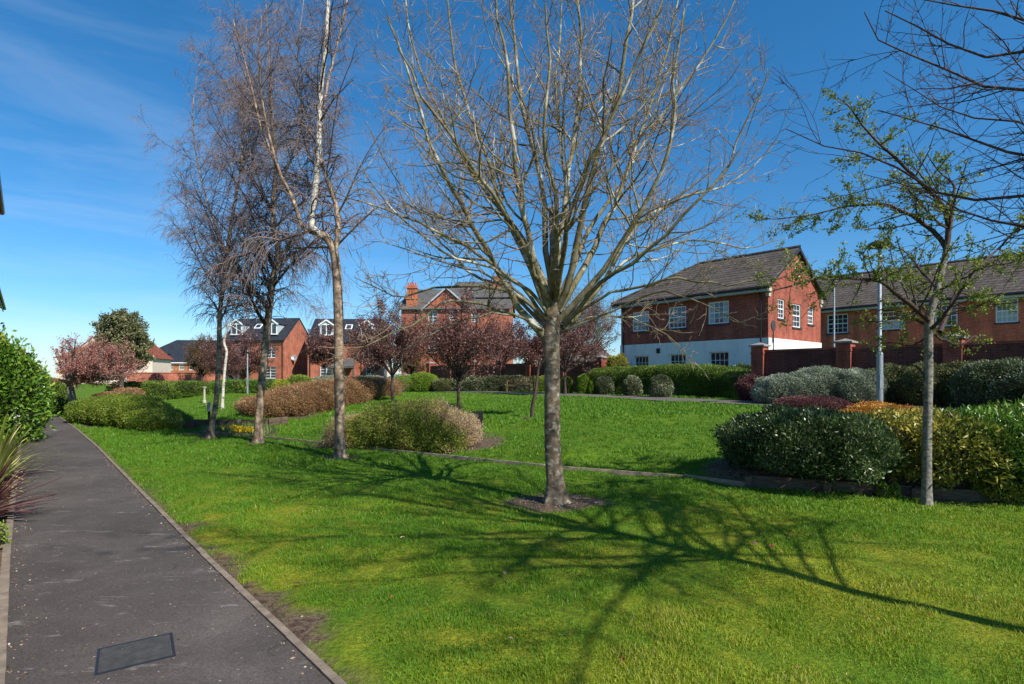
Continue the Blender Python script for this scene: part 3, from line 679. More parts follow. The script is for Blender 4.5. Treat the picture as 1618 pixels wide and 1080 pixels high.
# town houses with dormers
def dormer(h, x0, x1, zb, zt, yb, slope, parent_mat='pale_grey'):
    """gabled dormer on the front roof slope; yb = front face"""
    o = Mesh(); yt = lambda z: (z-slope[1])/slope[0]
    o.quad((x0, yb, zb), (x1, yb, zb), (x1, yb, zt), (x0, yb, zt)); o.tri((x0, yb, zt), (x1, yb, zt), ((x0+x1)/2, yb, zt+.62))
    for x in (x0, x1): o.tri((x, yb, zb), (x, yb, zt), (x, yt(zt), zt))
    d = o.build('dormer', MT[parent_mat], h.o)
    r = Mesh(); xm = (x0+x1)/2; za = zt+.68; yy = yt(za)
    for sg, xe in ((-1, x0-.18), (1, x1+.18)): r.slab([(xe, yb-.15, zt-.1), (xe, yt(zt-.1), zt-.1), (xm, yy, za), (xm, yb-.15, za)], .07)
    r.build('dormer_roof', MT['slate'], d)
    b = Mesh()
    for xe in (x0-.2, x1+.2): b.slab([(xe, yb-.2, zt-.12), (xe, yb-.155, zt-.12), (xm, yb-.155, za+.02), (xm, yb-.2, za+.02)], .2)
    w = .12
    b.box((x0+.12, yb-.05, zb+.05), (x0+.12+w, yb-.001, zt-.1)); b.box((x1-.12-w, yb-.05, zb+.05), (x1-.12, yb-.001, zt-.1)); b.box((xm-.06, yb-.048, zb+.05), (xm+.06, yb-.001, zt-.1))
    b.box((x0+.1, yb-.06, zt-.15), (x1-.1, yb-.002, zt)); b.box((x0-.05, yb-.12, zb-.08), (x1+.05, yb-.002, zb+.06)); b.build('dormer_window', MT['white'], d)
    g = Mesh(); g.quad((x0+.2, yb-.02, zb+.1), (x1-.2, yb-.02, zb+.1), (x1-.2, yb-.02, zt-.12), (x0+.2, yb-.02, zt-.12)); g.build('pane', MT['glass'], d)

def townhouse(label, p, rz, L, D, H, top, doors, wins, dorm, sky_, canopy, mat='brick_orange', group='three storey town houses'):
    h = House('town_house', label, 'house', p, .5, rz, L, D, H)
    for x, w, z0, z1 in wins: h.win('S', x, x+w, z0, z1, cols=2, rows=(2, 2), mull=True, sill='stone', bar=.04)
    def gg(m):
        for x in (0, L): m.tri((x, 0, H), (x, D, H), (x, D/2, top-.08))
    h.walls(MT[mat], extra=gg)
    k = (top-H)/(D/2); m = Mesh(); OV = .35
    m.slab([(-.12, -OV, H-OV*k+.08), (L+.12, -OV, H-OV*k+.08), (L+.12, D/2, top), (-.12, D/2, top)], .1)
    m.slab([(-.12, D+OV, H-OV*k+.08), (L+.12, D+OV, H-OV*k+.08), (L+.12, D/2, top), (-.12, D/2, top)], .1)
    m.build('roof', MT['slate'], h.o)
    m = Mesh(); m.box((-.1, -OV-.02, H-OV*k-.16), (L+.1, -OV+.03, H-OV*k-.02)); m.build('gutter', MT['gutter'], h.o)
    for x in doors: h.pipe('downpipe', [(x, -.08, H-.1), (x, -.08, 0)], .06)
    for x in dorm: dormer(h, x-.95, x+.95, H+.75, H+2.35, .45, (k, H+.08))
    for x in sky_:
        m = Mesh(); y0, y1 = 2.0, 2.9; z = lambda y: H+.08+k*y+.05
        m.slab([(x-.5, y0, z(y0)), (x+.5, y0, z(y0)), (x+.5, y1, z(y1)), (x-.5, y1, z(y1))], .08); s_ = m.build('skylight', MT['white'], h.o)
        m = Mesh(); m.slab([(x-.36, y0+.12, z(y0+.12)+.02), (x+.36, y0+.12, z(y0+.12)+.02), (x+.36, y1-.12, z(y1-.12)+.02), (x-.36, y1-.12, z(y1-.12)+.02)], .05); m.build('pane', MT['glass'], s_)
    for x0, x1 in canopy:
        m = Mesh(); m.slab([(x0, -1.6, 2.6), (x1, -1.6, 2.6), (x1, 0.02, 3.7), (x0, .02, 3.7)], .12); m.box((x0, -1.62, 2.35), (x1, -1.5, 2.55))
        for x in (x0+.1, (x0+x1)/2, x1-.3): m.box((x, -1.5, 0), (x+.22, -1.28, 2.36))
        m.build('porch_canopy', MT['slate_grey'], h.o)
    return h
# left one: front turned a little to the left, its lit gable showing on the right
x, y = pt(352, 82.0); rz = math.radians(-7); L = 10.9
th = townhouse('three storey brick town house with two dormers and slate roof, left of the pair', (x, y), rz, 9.6, 8.5, 6.6, 10.1, (9.35, 6.1), [(6.9, 1.35, 3.9, 5.6), (6.6, 1.7, .9, 2.6), (2.0, 1.3, 3.9, 5.6), (.2, 1.3, .3, 2.5)], (7.4, 1.9), (4.1,), ((1.2, 5.2),))
m = Mesh(); m.lathe([(.02, 0), (.28, .05), (.42, .16), (.40, .16), (.02, .05)], (0, 0, 0), 16); sdish = m.build('satellite_dish', MT['zinc'], th.o); sdish.location = (9.95, 2.2, 3.9); sdish.rotation_euler = (math.radians(75), 0, math.radians(20))
x, y = pt(486, 80.0)
townhouse('three storey brick town house with white gabled dormers and slate roof, right of the pair', (x, y), math.radians(4), 10.0, 8.5, 6.4, 9.9, (.35, 7.6), [(1.9, 1.35, 3.8, 5.5), (1.8, 1.7, .9, 2.6), (7.9, 1.3, 3.8, 5.5), (8.3, 1.2, .6, 2.6)], (2.55, 8.3), (5.3,), ((3.6, 6.9),))
# low link roof between them
h = House('garage', 'low brick garage with slate roof between the two town houses', 'garage', pt(462, 90), .5, 0, 3.6, 6, 3.9)
h.walls(MT['brick_orange']); m = Mesh(); m.slab([(-.2, -.3, 3.85), (3.8, -.3, 3.85), (3.8, 3, 5.6), (-.2, 3, 5.6)], .1); m.slab([(-.2, 6.3, 3.85), (3.8, 6.3, 3.85), (3.8, 3, 5.6), (-.2, 3, 5.6)], .1); m.build('roof', MT['slate'], h.o)

# tall house of the old kind with terracotta chimneys
h = House('tall_brick_house', 'tall brick house with grey slate roof, brick gable and clustered chimneys behind the plum trees', 'house', pt(634, 70), .6, math.radians(-3), 13.6, 10, 9.6)
for l, r, t, b in [(677, 691, 490, 510), (710, 721, 491, 505), (677.5, 692, 534, 556), (708, 722, 545, 556), (745, 756, 494, 508), (745, 757, 536, 556), (640, 650, 536, 555)]:
    h.win('S', *pw(h, 'S', l, r, t, b), cols=2, rows=(2, 2), sill='stone', bar=.05)
zg = zat(462, 70)-.6
def gg(m):
    m.tri((0, 0, 9.6), (0, 10, 9.6), (0, 5, 12.6)); m.tri((13.6, 0, 9.6), (13.6, 10, 9.6), (13.6, 5, 12.6))
    m.add([(2.9, -.02, 9.58), (8.6, -.02, 9.58), (5.75, -.02, 12.0), (5.75, 3.9, 12.0), (2.9, 3.0, 9.58), (8.6, 3.0, 9.58)], None, [(0, 1, 2)])
h.walls(MT['brick_orange'], extra=gg)
m = Mesh(); 
m.slab([(-.3, -.4, 9.45), (13.9, -.4, 9.45), (13.9, 5, 12.75), (-.3, 5, 12.75)], .12); m.slab([(-.3, 10.4, 9.45), (13.9, 10.4, 9.45), (13.9, 5, 12.75), (-.3, 5, 12.75)], .12)
m.slab([(4.6, 2.0, 11.2), (13.9, 2.0, 11.2), (13.5, 6, 13.9), (6.2, 6, 13.9)], .12); m.slab([(4.6, 9.5, 11.2), (13.9, 9.5, 11.2), (13.5, 6, 13.9), (6.2, 6, 13.9)], .12)
rf = m.build('roof', MT['slate_grey'], h.o)
m = Mesh()
for xe in (2.6, 8.9): m.slab([(xe, -.3, 9.45), (xe, 4.2, 9.45), (5.75, 4.2, 12.2), (5.75, -.3, 12.2)], .12)
m.build('gable_roof', MT['slate_grey'], h.o)
m = Mesh()
for xe in (2.5, 9.0): m.slab([(xe, -.36, 9.4), (xe, -.305, 9.4), (5.75, -.305, 12.25), (5.75, -.36, 12.25)], .18)
m.build('bargeboard', MT['pale_grey'], h.o)
m = Mesh(); m.box((.55, .3, 8.6), (1.85, 1.4, 10.8)); m.box((.45, .2, 10.802), (1.95, 1.5, 10.95))
for k in range(4): m.box((.62+k*.31, .5, 10.95), (.62+k*.31+.24, 1.2, 12.6))
m.box((.5, .38, 12.2), (1.9, 1.32, 12.36)); 
ch = m.build('chimney', MT['clay'], rf)
m = Mesh()
for k in range(4): m.lathe([(.10, 12.6), (.13, 12.95), (.10, 12.95)], (.74+k*.31, .85, 0), 8)
m.build('chimney_pot', MT['clay'], ch)
m = Mesh(); m.box((11.2, 4.5, 12.4), (12.2, 5.5, 14.4)); m.build('chimney', MT['brick'], rf)
for x in (1.9, 6.9, 9.6): h.pipe('downpipe', [(x, -.08, 9.4), (x, -.08, 0)], .07)

# small gable seen beyond the wall
h = House('brick_cottage', 'small brick cottage with brown roof just left of the white based house', 'house', pt(968, 52), .6, ANG_N+math.pi/2-.35, 5.5, 4.6, 2.6)
def gg(m):
    for y_ in (0, 4.6): m.tri((0, y_, 2.6), (5.5, y_, 2.6), (2.75, y_, 4.1))
h.win('S', 2.2, 3.2, 1.0, 2.1); h.walls(MT['brick_orange'], extra=gg)
m = Mesh()
for xe in (-.3, 5.8): m.slab([(xe, -.2, 2.5), (xe, 4.8, 2.5), (2.75, 4.8, 4.15), (2.75, -.2, 4.15)], .09)
m.build('roof', MT['tile'], h.o); m = Mesh()
for xe in (-.33, 5.83): m.slab([(xe, -.25, 2.45), (xe, -.205, 2.45), (2.75, -.205, 4.17), (2.75, -.25, 4.17)], .16)
m.build('bargeboard', MT['white'], h.o)

# houses beyond the cherry tree
rz = math.radians(83); h = House('rendered_house', 'cream rendered house with red tiled roof and white verge beside the evergreen tree', 'house', (-74.7, 106.5), .4, rz, 11.6, 12, 4.8)
for a_ in (1.4, 5.0, 8.6): h.win('S', a_, a_+1.5, 2.9, 4.3, cols=2, mull=True, bar=.05, sill='white'); h.win('S', a_, a_+1.5, .6, 2.0, cols=2, mull=True, bar=.05, sill='white')
def gg(m): m.add([(11.6, 0, 4.8), (11.6, 12, 4.8), (11.6, 6, 8.8), (0, 0, 4.8), (0, 12, 4.8), (0, 6, 8.8)], None, [(0, 1, 2), (3, 4, 5)])
h.walls(MT['render_cream'], extra=gg)
m = Mesh(); m.slab([(-.1, -.4, 4.6), (11.8, -.4, 4.6), (11.8, 6, 8.95), (-.1, 6, 8.95)], .14); m.slab([(-.1, 12.4, 4.6), (11.8, 12.4, 4.6), (11.8, 6, 8.95), (-.1, 6, 8.95)], .14); m.build('roof', MT['tile_red'], h.o)
m = Mesh(); m.slab([(11.8, -.45, 4.6), (12.0, -.45, 4.6), (12.0, 6, 9.02), (11.8, 6, 9.02)], .4); m.build('verge', MT['white'], h.o)
m = Mesh(); m.box((-.1, -.5, 4.3), (11.8, -.41, 4.5)); m.build('gutter', MT['white'], h.o)
h = House('slate_roofed_house', 'amber brick house with dark slate roof and a pale parapet, beyond the clipped hedge', 'house', pt(263, 119), .4, math.radians(8), 11.5, 9, 4.5)
for x_, w_ in ((.5, .8), (2.6, .9), (4.6, 1.1), (7.2, 1.9)): h.win('S', x_, x_+w_, 2.7, 4.1, cols=2, bar=.05, sill='white')
h.win('S', 4.4, 6.4, .5, 1.6, cols=2, bar=.05, sill='white')
def gg(m):
    for x in (0, 11.5): m.tri((x, 0, 4.5), (x, 9, 4.5), (x, 4.5, 7.4))
h.walls(MT['brick_amber'], extra=gg)
m = Mesh(); m.slab([(-.2, -.4, 4.35), (11.7, -.4, 4.35), (11.7, 4.5, 7.55), (-.2, 4.5, 7.55)], .14); m.slab([(-.2, 9.4, 4.35), (11.7, 9.4, 4.35), (11.7, 4.5, 7.55), (-.2, 4.5, 7.55)], .14)
m.slab([(-8, 8, 6.4), (11, 8, 6.4), (9.5, 13, 9.9), (-3.5, 13, 9.9)], .14); m.slab([(-8, 18, 6.4), (11, 18, 6.4), (9.5, 13, 9.9), (-3.5, 13, 9.9)], .14)
m.build('roof', MT['slate'], h.o)
m = Mesh(); m.slab([(4.9, -.5, 4.55), (5.25, -.5, 4.55), (5.25, 4.5, 7.9), (4.9, 4.5, 7.9)], .4); m.build('parapet', MT['stone'], h.o)
m = Mesh(); m.box((0, -.5, 4.1), (11.5, -.41, 4.28)); m.build('gutter', MT['white'], h.o)
h = House('red_roofed_house', 'long low house under a red tiled roof behind the pink cherry blossom', 'house', pt(90, 92), .3, math.radians(14), 14, 9, 4.6)
for x_ in (1, 3.6, 6.4, 9.0, 11.6): h.win('S', x_, x_+1.0, 2.7, 4.0, cols=2, bar=.05, sill='white'); h.win('S', x_, x_+1.0, .6, 1.9, cols=2, bar=.05, sill='white')
h.walls(MT['render_cream'])
m = Mesh(); m.slab([(-.4, -.4, 4.5), (14.4, -.4, 4.5), (11.5, 4.5, 8.3), (6.2, 4.5, 8.3)], .12); m.slab([(-.4, 9.4, 4.5), (14.4, 9.4, 4.5), (11.5, 4.5, 8.3), (6.2, 4.5, 8.3)], .12)
m.slab([(-.4, -.4, 4.5), (-.4, 9.4, 4.5), (6.2, 4.5, 8.3)], .12); m.slab([(14.4, -.4, 4.5), (14.4, 9.4, 4.5), (11.5, 4.5, 8.3)], .12); m.build('roof', MT['tile_red'], h.o)
# low brick boundary wall in front of them
x0, y0 = pt(200, 50); x1, y1 = pt(350, 54); o = thing('boundary_wall', 'low orange brick boundary wall behind the far clipped hedge', 'wall', (x0, y0, .2), math.atan2(y1-y0, x1-x0)); Lw = math.hypot(x1-x0, y1-y0)
m = Mesh(); m.box((0, -.12, -.3), (Lw, .12, 1.72)); m.build('wall_panel', MT['brick_orange'], o); m = Mesh(); m.box((-.02, -.15, 1.722), (Lw+.02, .15, 1.8)); m.build('coping', MT['brick'], o)

# ------------------------------------------------------------------ timber edging, retaining boards
def board_run(name, label, pts, h, th=.06, up=.0, gap=.01, post=0, posth=.1, mat='wood'):
    o = thing(name, label, 'timber edging', (pts[0][0], pts[0][1], 0))
    P = np.array(pts, float); ox, oy = P[0, :2]; r = np.random.default_rng(5); m = Mesh()
    for i in range(len(P)-1):
        a, b = P[i], P[i+1]; d = b[:2]-a[:2]; L = np.linalg.norm(d); d /= L; n = np.array([-d[1], d[0]])*th; a2 = a[:2]-(ox, oy)+d*gap; b2 = b[:2]-(ox, oy)-d*gap
        za, zb = a[2]+up, b[2]+up
        j = r.uniform(-.008, .008)
        c = [(*a2, za-.12), (*b2, zb-.12), (*(b2+n), zb-.12), (*(a2+n), za-.12), (*a2, za+h+j), (*b2, zb+h+j), (*(b2+n), zb+h+j), (*(a2+n), za+h+j)]
        m.add(c, [(0,3,2,1),(4,5,6,7),(0,1,5,4),(1,2,6,5),(2,3,7,6),(3,0,4,7)])
    m.build('board', MT[mat], o)
    if post:
        acc = 0
        for i in range(len(P)-1):
            a, b = P[i], P[i+1]; d = b[:2]-a[:2]; L = np.linalg.norm(d); d /= L; n = np.array([-d[1], d[0]])
            while acc < L:
                c = a[:2]+d*acc-(ox, oy); z = a[2]+(b[2]-a[2])*acc/L+up; q = Mesh(); w = .045; ps = [c-d*w-n*.075, c+d*w-n*.075, c+d*w-n*.003, c-d*w-n*.003]; hh = h+posth*r.uniform(.3, 1)
                v = [(*p_, z-.15) for p_ in ps]+[(*p_, z+hh) for p_ in ps]; q.add(v, [(0,3,2,1),(4,5,6,7),(0,1,5,4),(1,2,6,5),(2,3,7,6),(3,0,4,7)]); q.build('post', MT['wood_pale' if h > .3 and r.random() < .6 else 'wood'], o)
                acc += post
            acc -= L
    return o
ee = [(x, edge_y(x), 0.0) for x in (-9.0, -7.7, -6.4, -5.0, -3.6, -2.25, -.59, .57, 1.6, 2.71, 3.43)]
board_run('lawn_edging', 'thin weathered timber board edging the near lawn behind the big tree', ee, .05, .035, post=0, mat='wood_pale')
ee = [(x, edge_y(x), 0.0) for x in (3.45, 4.4, 5.26, 6.4, 7.6, 9.5)]
board_run('bed_edging', 'dark stacked timber sleepers holding the shrub bed on the right', ee, .16, .07, post=1.0, posth=-.02)
rw = [(*pt(px, 16.95), -.08) for px in (285, 308, 332, 358, 383)]+[(*pt(418, 17.0), -.06), (*pt(455, 17.4), .0)]
board_run('retaining_boards', 'brown timber retaining boards with posts behind the daffodil bed', rw, .37, .06, post=.9, posth=.02)

# ------------------------------------------------------------------ trees
def P3(px, py, d): return np.array([(px-CX)/FPX*d, d, zat(py, d)])
def tube_part(name, sets, mats, parent, sides=(8,), loc=np.zeros(3), mi=None):
    """sets: list of (P,R,sides,material index)"""
    parts = []; mis = []
    for P, R, sd_, k in sets:
        if len(P) == 0: continue
        v, q = tubes(P-loc, R, sd_); parts.append((v, q)); mis.append(np.full(len(q), k))
    V, Q, _ = merge(parts)
    return link(name, mesh_from(name, V, [Q], mats, mat_idx=np.concatenate(mis), smooth=True), parent)
def limb_set(lst, n):
    P = []; R = []
    for pts, r0, r1 in lst:
        p, r = resample(pts, np.linspace(r0, r1, len(pts))**1.0, n); P.append(p); R.append(r)
    return np.array(P), np.array(R)
def flared_trunk(base, pts, rad, n=26, sides=18, flare=1.9, seed=1):
    """trunk with a root flare; pts in world, first on the ground"""
    P, R = resample(pts, rad, n); r = np.random.default_rng(seed)
    hgt = P[:, 2]-P[0, 2]; R = R*(1+(flare-1)*np.exp(-hgt/.13))
    v, q = tubes(P[None], R[None], sides)
    a = np.tile(np.arange(sides)/sides*2*np.pi, n); hh = np.repeat(hgt, sides); c = np.repeat(P, sides, 0)
    k = 1+(.16*np.exp(-hh/.16)+.03)*np.sin(a*5+r.uniform(0, 6))+.03*np.sin(a*3+hh*4)+.02*np.sin(hh*23+a*2)
    return c+(v-c)*k[:, None], q

# the big bare tree in the middle of the lawn
r = np.random.default_rng(21)
D0 = 7.10; bx, by = pt(876, D0)
o = thing('bare_tree', 'big bare tree with pale banded trunk and wide vase of branches in a soil ring', 'tree', (bx, by, 0)); L0 = np.array([bx, by, 0.])
tp = [P3(878, 797, D0), P3(877, 765, D0), P3(873, 700, D0), P3(872, 600, D0), P3(871, 530, D0), P3(875, 490, D0), P3(876, 440, D0), P3(874, 380, D0+.02), P3(872, 330, D0+.05)]
tp[0][2] = -.05
tv, tq = flared_trunk(L0, tp, [.120, .110, .102, .098, .108, .075, .062, .05, .042], 60, 24, 1.7)
limbs = [  # start (px,py), via points, end; depth offsets; radius
 ([(862,535,0),(825,490,-.1),(800,452,-.2),(772,400,-.3),(730,330,-.4),(680,235,-.5),(640,130,-.6),(600,30,-.7)], .055, .012),
 ([(866,515,.0),(830,470,.2),(770,446,.4),(700,440,.6),(630,455,.8),(560,430,1.0)], .036, .008),
 ([(864,505,0),(822,455,-.2),(760,400,-.4),(680,350,-.6),(600,322,-.8),(540,300,-1.)], .030, .007),
 ([(868,500,0),(845,440,.2),(825,380,.4),(790,290,.7),(750,180,1.),(715,60,1.2),(700,-60,1.3)], .050, .014),
 ([(868,495,0),(848,420,-.2),(830,330,-.35),(815,210,-.5),(805,100,-.6),(790,-50,-.7)], .052, .014),
 ([(872,470,0),(868,400,.1),(868,300,.2),(852,200,.2),(840,80,.3),(835,-80,.3)], .052, .016),
 ([(874,460,0),(884,370,.1),(900,260,.2),(912,150,.3),(915,20,.3),(925,-90,.4)], .048, .015),
 ([(880,490,0),(905,430,-.2),(915,350,-.35),(935,250,-.5),(965,130,-.6),(985,0,-.7),(990,-90,-.7)], .055, .016),
 ([(882,492,0),(920,425,.2),(955,350,.5),(990,250,.8),(1030,120,1.),(1060,-20,1.2)], .052, .014),
 ([(885,505,0),(940,440,-.1),(995,345,-.2),(1040,250,-.3),(1060,150,-.4),(1070,20,-.5)], .048, .012),
 ([(890,520,0),(930,480,.1),(975,420,.2),(1020,345,.3),(1090,300,.5),(1180,270,.8),(1240,215,1.)], .042, .008),
 ([(888,515,0),(925,465,.3),(1010,410,.6),(1090,385,.9),(1180,392,1.1),(1255,378,1.3)], .033, .006),
 ([(884,480,0),(900,430,.4),(930,360,.9),(980,280,1.4),(1040,180,1.7),(1120,60,1.9),(1160,-40,2.)], .045, .012),
 ([(872,480,0),(850,420,.5),(800,350,1.),(740,270,1.5),(690,170,1.8),(650,60,2.),(640,-40,2.1)], .045, .012),
 ([(878,478,0),(885,430,-.5),(905,360,-1.),(950,260,-1.4),(1020,130,-1.6),(1080,0,-1.7)], .042, .011),
 ([(870,480,0),(850,430,-.5),(815,360,-1.),(760,270,-1.4),(700,170,-1.6),(640,70,-1.7)], .042, .011),
 ([(880,470,0),(890,400,.8),(895,300,1.5),(880,180,1.9),(885,60,2.1),(890,-60,2.2)], .040, .012),
 ([(876,470,0),(870,410,-.7),(860,330,-1.2),(845,230,-1.5),(850,110,-1.7),(845,0,-1.8)], .038, .012),
 ([(866,520,0),(835,490,.4),(790,450,.8),(735,420,1.2),(680,370,1.5),(610,280,1.7),(560,190,1.8)], .034, .008),
 ([(892,512,0),(950,455,-.4),(1020,400,-.8),(1100,330,-1.),(1170,230,-1.1),(1215,120,-1.2)], .034, .008),
 ([(884,525,0),(960,500,-.5),(1040,470,-.9),(1110,480,-1.2),(1190,520,-1.4)], .020, .005),
 ([(865,512,0),(815,468,.3),(745,432,.6),(655,402,.8),(572,388,.9)], .026, .006),
 ([(864,528,0),(805,500,.3),(735,505,.6),(660,545,.8),(605,590,.9)], .018, .004),
 ([(890,508,0),(955,468,-.3),(1050,436,-.6),(1140,440,-.8),(1215,425,-.9)], .026, .006),
 ([(888,518,0),(940,500,.3),(1010,505,.6),(1080,545,.8),(1120,600,.9)], .016, .004),
 ([(868,500,0),(835,455,-.4),(780,420,-.8),(710,400,-1.1),(640,345,-1.3),(590,250,-1.4)], .028, .006),
 ([(862,525,0),(800,485,-.5),(735,470,-.8),(680,500,-1.1),(600,535,-1.4),(520,540,-1.6)], .022, .005),
]
lst = []
for pts, r0, r1 in limbs:
    Q_ = [P3(a, b, D0+c) for a, b, c in pts]
    lst.append((Q_, r0*.90, r1*.7))
LP, LR = limb_set(lst, 16)
LP[:, 2:] += np.cumsum(r.normal(size=(len(LP), 14, 3))*.024, axis=1)
c1, r1_ = spawn(r, LP, LR, 4.3, (.28, .98), (30, 66), (.18, .5), 10, .13, .07, .5, .0045, .28, .35, 1.9)
c2, r2_ = spawn(r, np.concatenate([c1]), r1_, 9.5, (.12, .98), (32, 72), (.25, .65), 7, .17, .03, .55, .0034, .5, .12, .85)
c2b, r2b = spawn(r, LP, LR, 5, (.15, .9), (40, 80), (.05, .14), 5, .15, .05, .3, .0034, .5, .1, .5)
c3, r3_ = spawn(r, c2, r2_, 7.5, (.2, 1.), (30, 65), (.2, .5), 4, .14, .03, .6, .0028, .6, .05, .3)
hz_ = tv[:, 2]; az_ = np.arctan2(tv[:, 1]-by, tv[:, 0]-bx); axis_ = np.stack([np.interp(hz_, [p_[2] for p_ in tp], [p_[k_] for p_ in tp]) for k_ in (0, 1)], -1)
kb = 1+.10*np.exp(-((hz_-2.08)/.035)**2)+.05*np.exp(-((hz_-1.98)/.03)**2)
for z_, a_, s_ in [(1.62, -1.9, .14), (1.15, -1.1, .10), (.74, -2.3, .12), (2.0, -1.4, .2), (1.4, -.7, .08), (.45, -1.5, .08)]: kb += s_*np.exp(-((hz_-z_)/.035)**2-((az_-a_)/.35)**2)
tv[:, :2] = axis_+(tv[:, :2]-axis_)*kb[:, None]
o2 = link('trunk', mesh_from('trunk', tv-L0, [tq], [MT['bark_main']], smooth=True), o)
tube_part('limbs', [(LP, LR, 8, 0), (c1, r1_, 5, 0)], [MT['bark_limb']], o, loc=L0)
tube_part('crown', [(c2, r2_, 4, 0), (c2b, r2b, 3, 0), (c3, r3_, 3, 0)], [MT['twig']], o, loc=L0)
print('big tree', len(c1), len(c2), len(c3))

# the birches on the left
def birch(name, label, trunk, trad, arms, seed, wh=0, group='silver birches along the lawn edge', twigs=1.0, hang=-.15, rad=None, flare=1.5, armdens=1.5, armlen=(1.2, 3.0), hz=(2.3, 99), tmat='birch'):
    r = np.random.default_rng(seed); b = trunk[0].copy(); z0 = g1(b[0], b[1]); L0 = np.array([b[0], b[1], z0]); trunk[0][2] = z0-.05
    o = thing(name, label, 'tree', tuple(L0), 0, group)
    tv, tq = flared_trunk(L0, trunk, trad, 44, 12, flare, seed)
    zc = (tv[tq].mean(1)[:, 2]); mi = (zc > wh).astype(int) if wh else np.zeros(len(tq), int)
    link('trunk', mesh_from('trunk', tv-L0, [tq], [MT[tmat], MT['birch_white']], mat_idx=mi, smooth=True), o)
    TP, TR = resample(trunk, trad, 30); sets = []
    P_, R_ = limb_set([(a[0], a[1], a[2]) for a in arms], 20) if arms else (np.zeros((0, 20, 3)), np.zeros((0, 20)))
    mi_ = [a[3] for a in arms]
    T2 = TP[None]; keep = T2[0, :, 2] > hz[0]
    i0 = int(np.argmax(keep)); U = TP[i0:]; UR = TR[i0:]; U, UR = resample(U, UR, 20)
    SP = np.concatenate([U[None], P_]); SR = np.concatenate([UR[None], R_])
    c1, q1 = spawn(r, SP, SR, armdens*1.9, (.02, .97), (35, 70), (.22, .5), 11, .07, .10, .42, .0045, .3, armlen[0], armlen[1], upend=-.04)
    c2, q2 = spawn(r, np.concatenate([c1]), q1, 10*twigs, (.12, .98), (25, 60), (.3, .6), 9, .10, .02, .5, .0038, .45, .4, 1.5, upend=hang*2.2)
    c2s, q2s = spawn(r, SP, SR, 16*twigs, (.05, 1.), (40, 80), (.05, .16), 8, .12, .05, .3, .0036, .45, .4, 1.2, upend=hang*2)
    cc, qq = np.concatenate([c2[:, ::1]]), q2
    c3, q3 = spawn(r, cc, qq, 13*twigs, (.15, 1.), (20, 55), (.35, .8), 6, .11, hang, .6, .0026, .6, .18, .75, upend=hang*3)
    c3s, q3s = spawn(r, c2s, q2s, 8*twigs, (.15, 1.), (20, 55), (.35, .8), 6, .11, hang, .6, .0026, .6, .15, .6, upend=hang*3)
    sets = [(P_[k:k+1], R_[k:k+1], 9, mi_[k]) for k in range(len(P_))]+[(c1, q1, 5, 2)]
    tube_part('limbs', sets, [MT['birch'], MT['birch_white'], MT['twig_dark']], o, loc=L0)
    tube_part('crown', [(c2, q2, 3, 0), (c2s, q2s, 3, 0), (c3, q3, 3, 0), (c3s, q3s, 3, 0)], [MT['twig_birch']], o, loc=L0)
    print(name, len(c1), len(c2), len(c3)); return o
D1 = 11.1; q = lambda px, py, dd=0: P3(px, py, D1+dd)
birch('silver_birch', 'birch with crooked elbow and white upper stem, nearest the big tree', [q(538,722), q(537,690), q(536,600), q(535,500), q(532,430), q(526,392), q(512,372), q(498,366)],
      [.108, .098, .095, .092, .09, .085, .075, .06],
      [([q(512,374), q(492,358), q(500,283), q(504,208), q(506,150), q(513,83), q(519,0), q(524,-90)], .075, .03, 1),
       ([q(528,400), q(534,370), q(533,333), q(525,308), q(512,270), q(506,230,.1), q(516,140,.3), q(540,40,.5), q(560,-60,.6)], .06, .014, 0),
       ([q(500,368), q(478,360), q(470,335,-.1), q(456,300,-.2), q(442,275,-.3), q(428,240,-.3), q(412,200,-.4), q(398,140,-.5), q(385,90,-.6), q(368,30,-.7)], .05, .009, 0),
       ([q(444,278,-.3), q(432,240,-.4), q(420,190,-.5), q(412,140,-.5), q(410,80,-.6), q(414,20,-.6)], .028, .008, 0),
       ([q(478,330,.1), q(490,290,.2), q(470,250,.4), q(478,180,.7), q(470,90,1.), q(480,0,1.1)], .022, .007, 0),
       ([q(522,390), q(470,392,.5), q(420,398,1.), q(360,372,1.4)], .022, .006, 0),
       ([q(535,385), q(570,350,-.3), q(610,320,-.5), q(650,330,-.7)], .022, .006, 0)], 5, armdens=1.6, armlen=(.9, 2.4), hz=(4.2, 99))
D2 = 13.4; q = lambda px, py, dd=0: P3(px, py, D2+dd)
birch('silver_birch', 'birch with dark wavy trunk, middle of the three birches on the lawn', [q(408,700), q(409,660), q(414,600), q(421,530), q(430,450), q(439,410), q(440,390), q(432,360), q(432,310), q(436,260), q(430,180), q(425,90), q(420,0)],
      [.10, .088, .084, .082, .08, .076, .072, .064, .056, .045, .032, .02, .008],
      [([q(432,345), q(415,300,.3), q(395,240,.6), q(380,170,.9), q(370,90,1.1)], .03, .007, 0),
       ([q(434,300), q(460,250,-.3), q(475,180,-.5), q(470,90,-.7)], .03, .007, 0),
       ([q(430,440), q(405,410,.2), q(395,430,.4), q(398,480,.5)], .022, .006, 0),
       ([q(424,500), q(440,470,.3), q(470,462,.6), q(500,490,.8)], .016, .005, 0)], 9, armdens=2.1, armlen=(.7, 2.3), hz=(2.5, 99))
D3 = 14.8; q = lambda px, py, dd=0: P3(px, py, D3+dd)
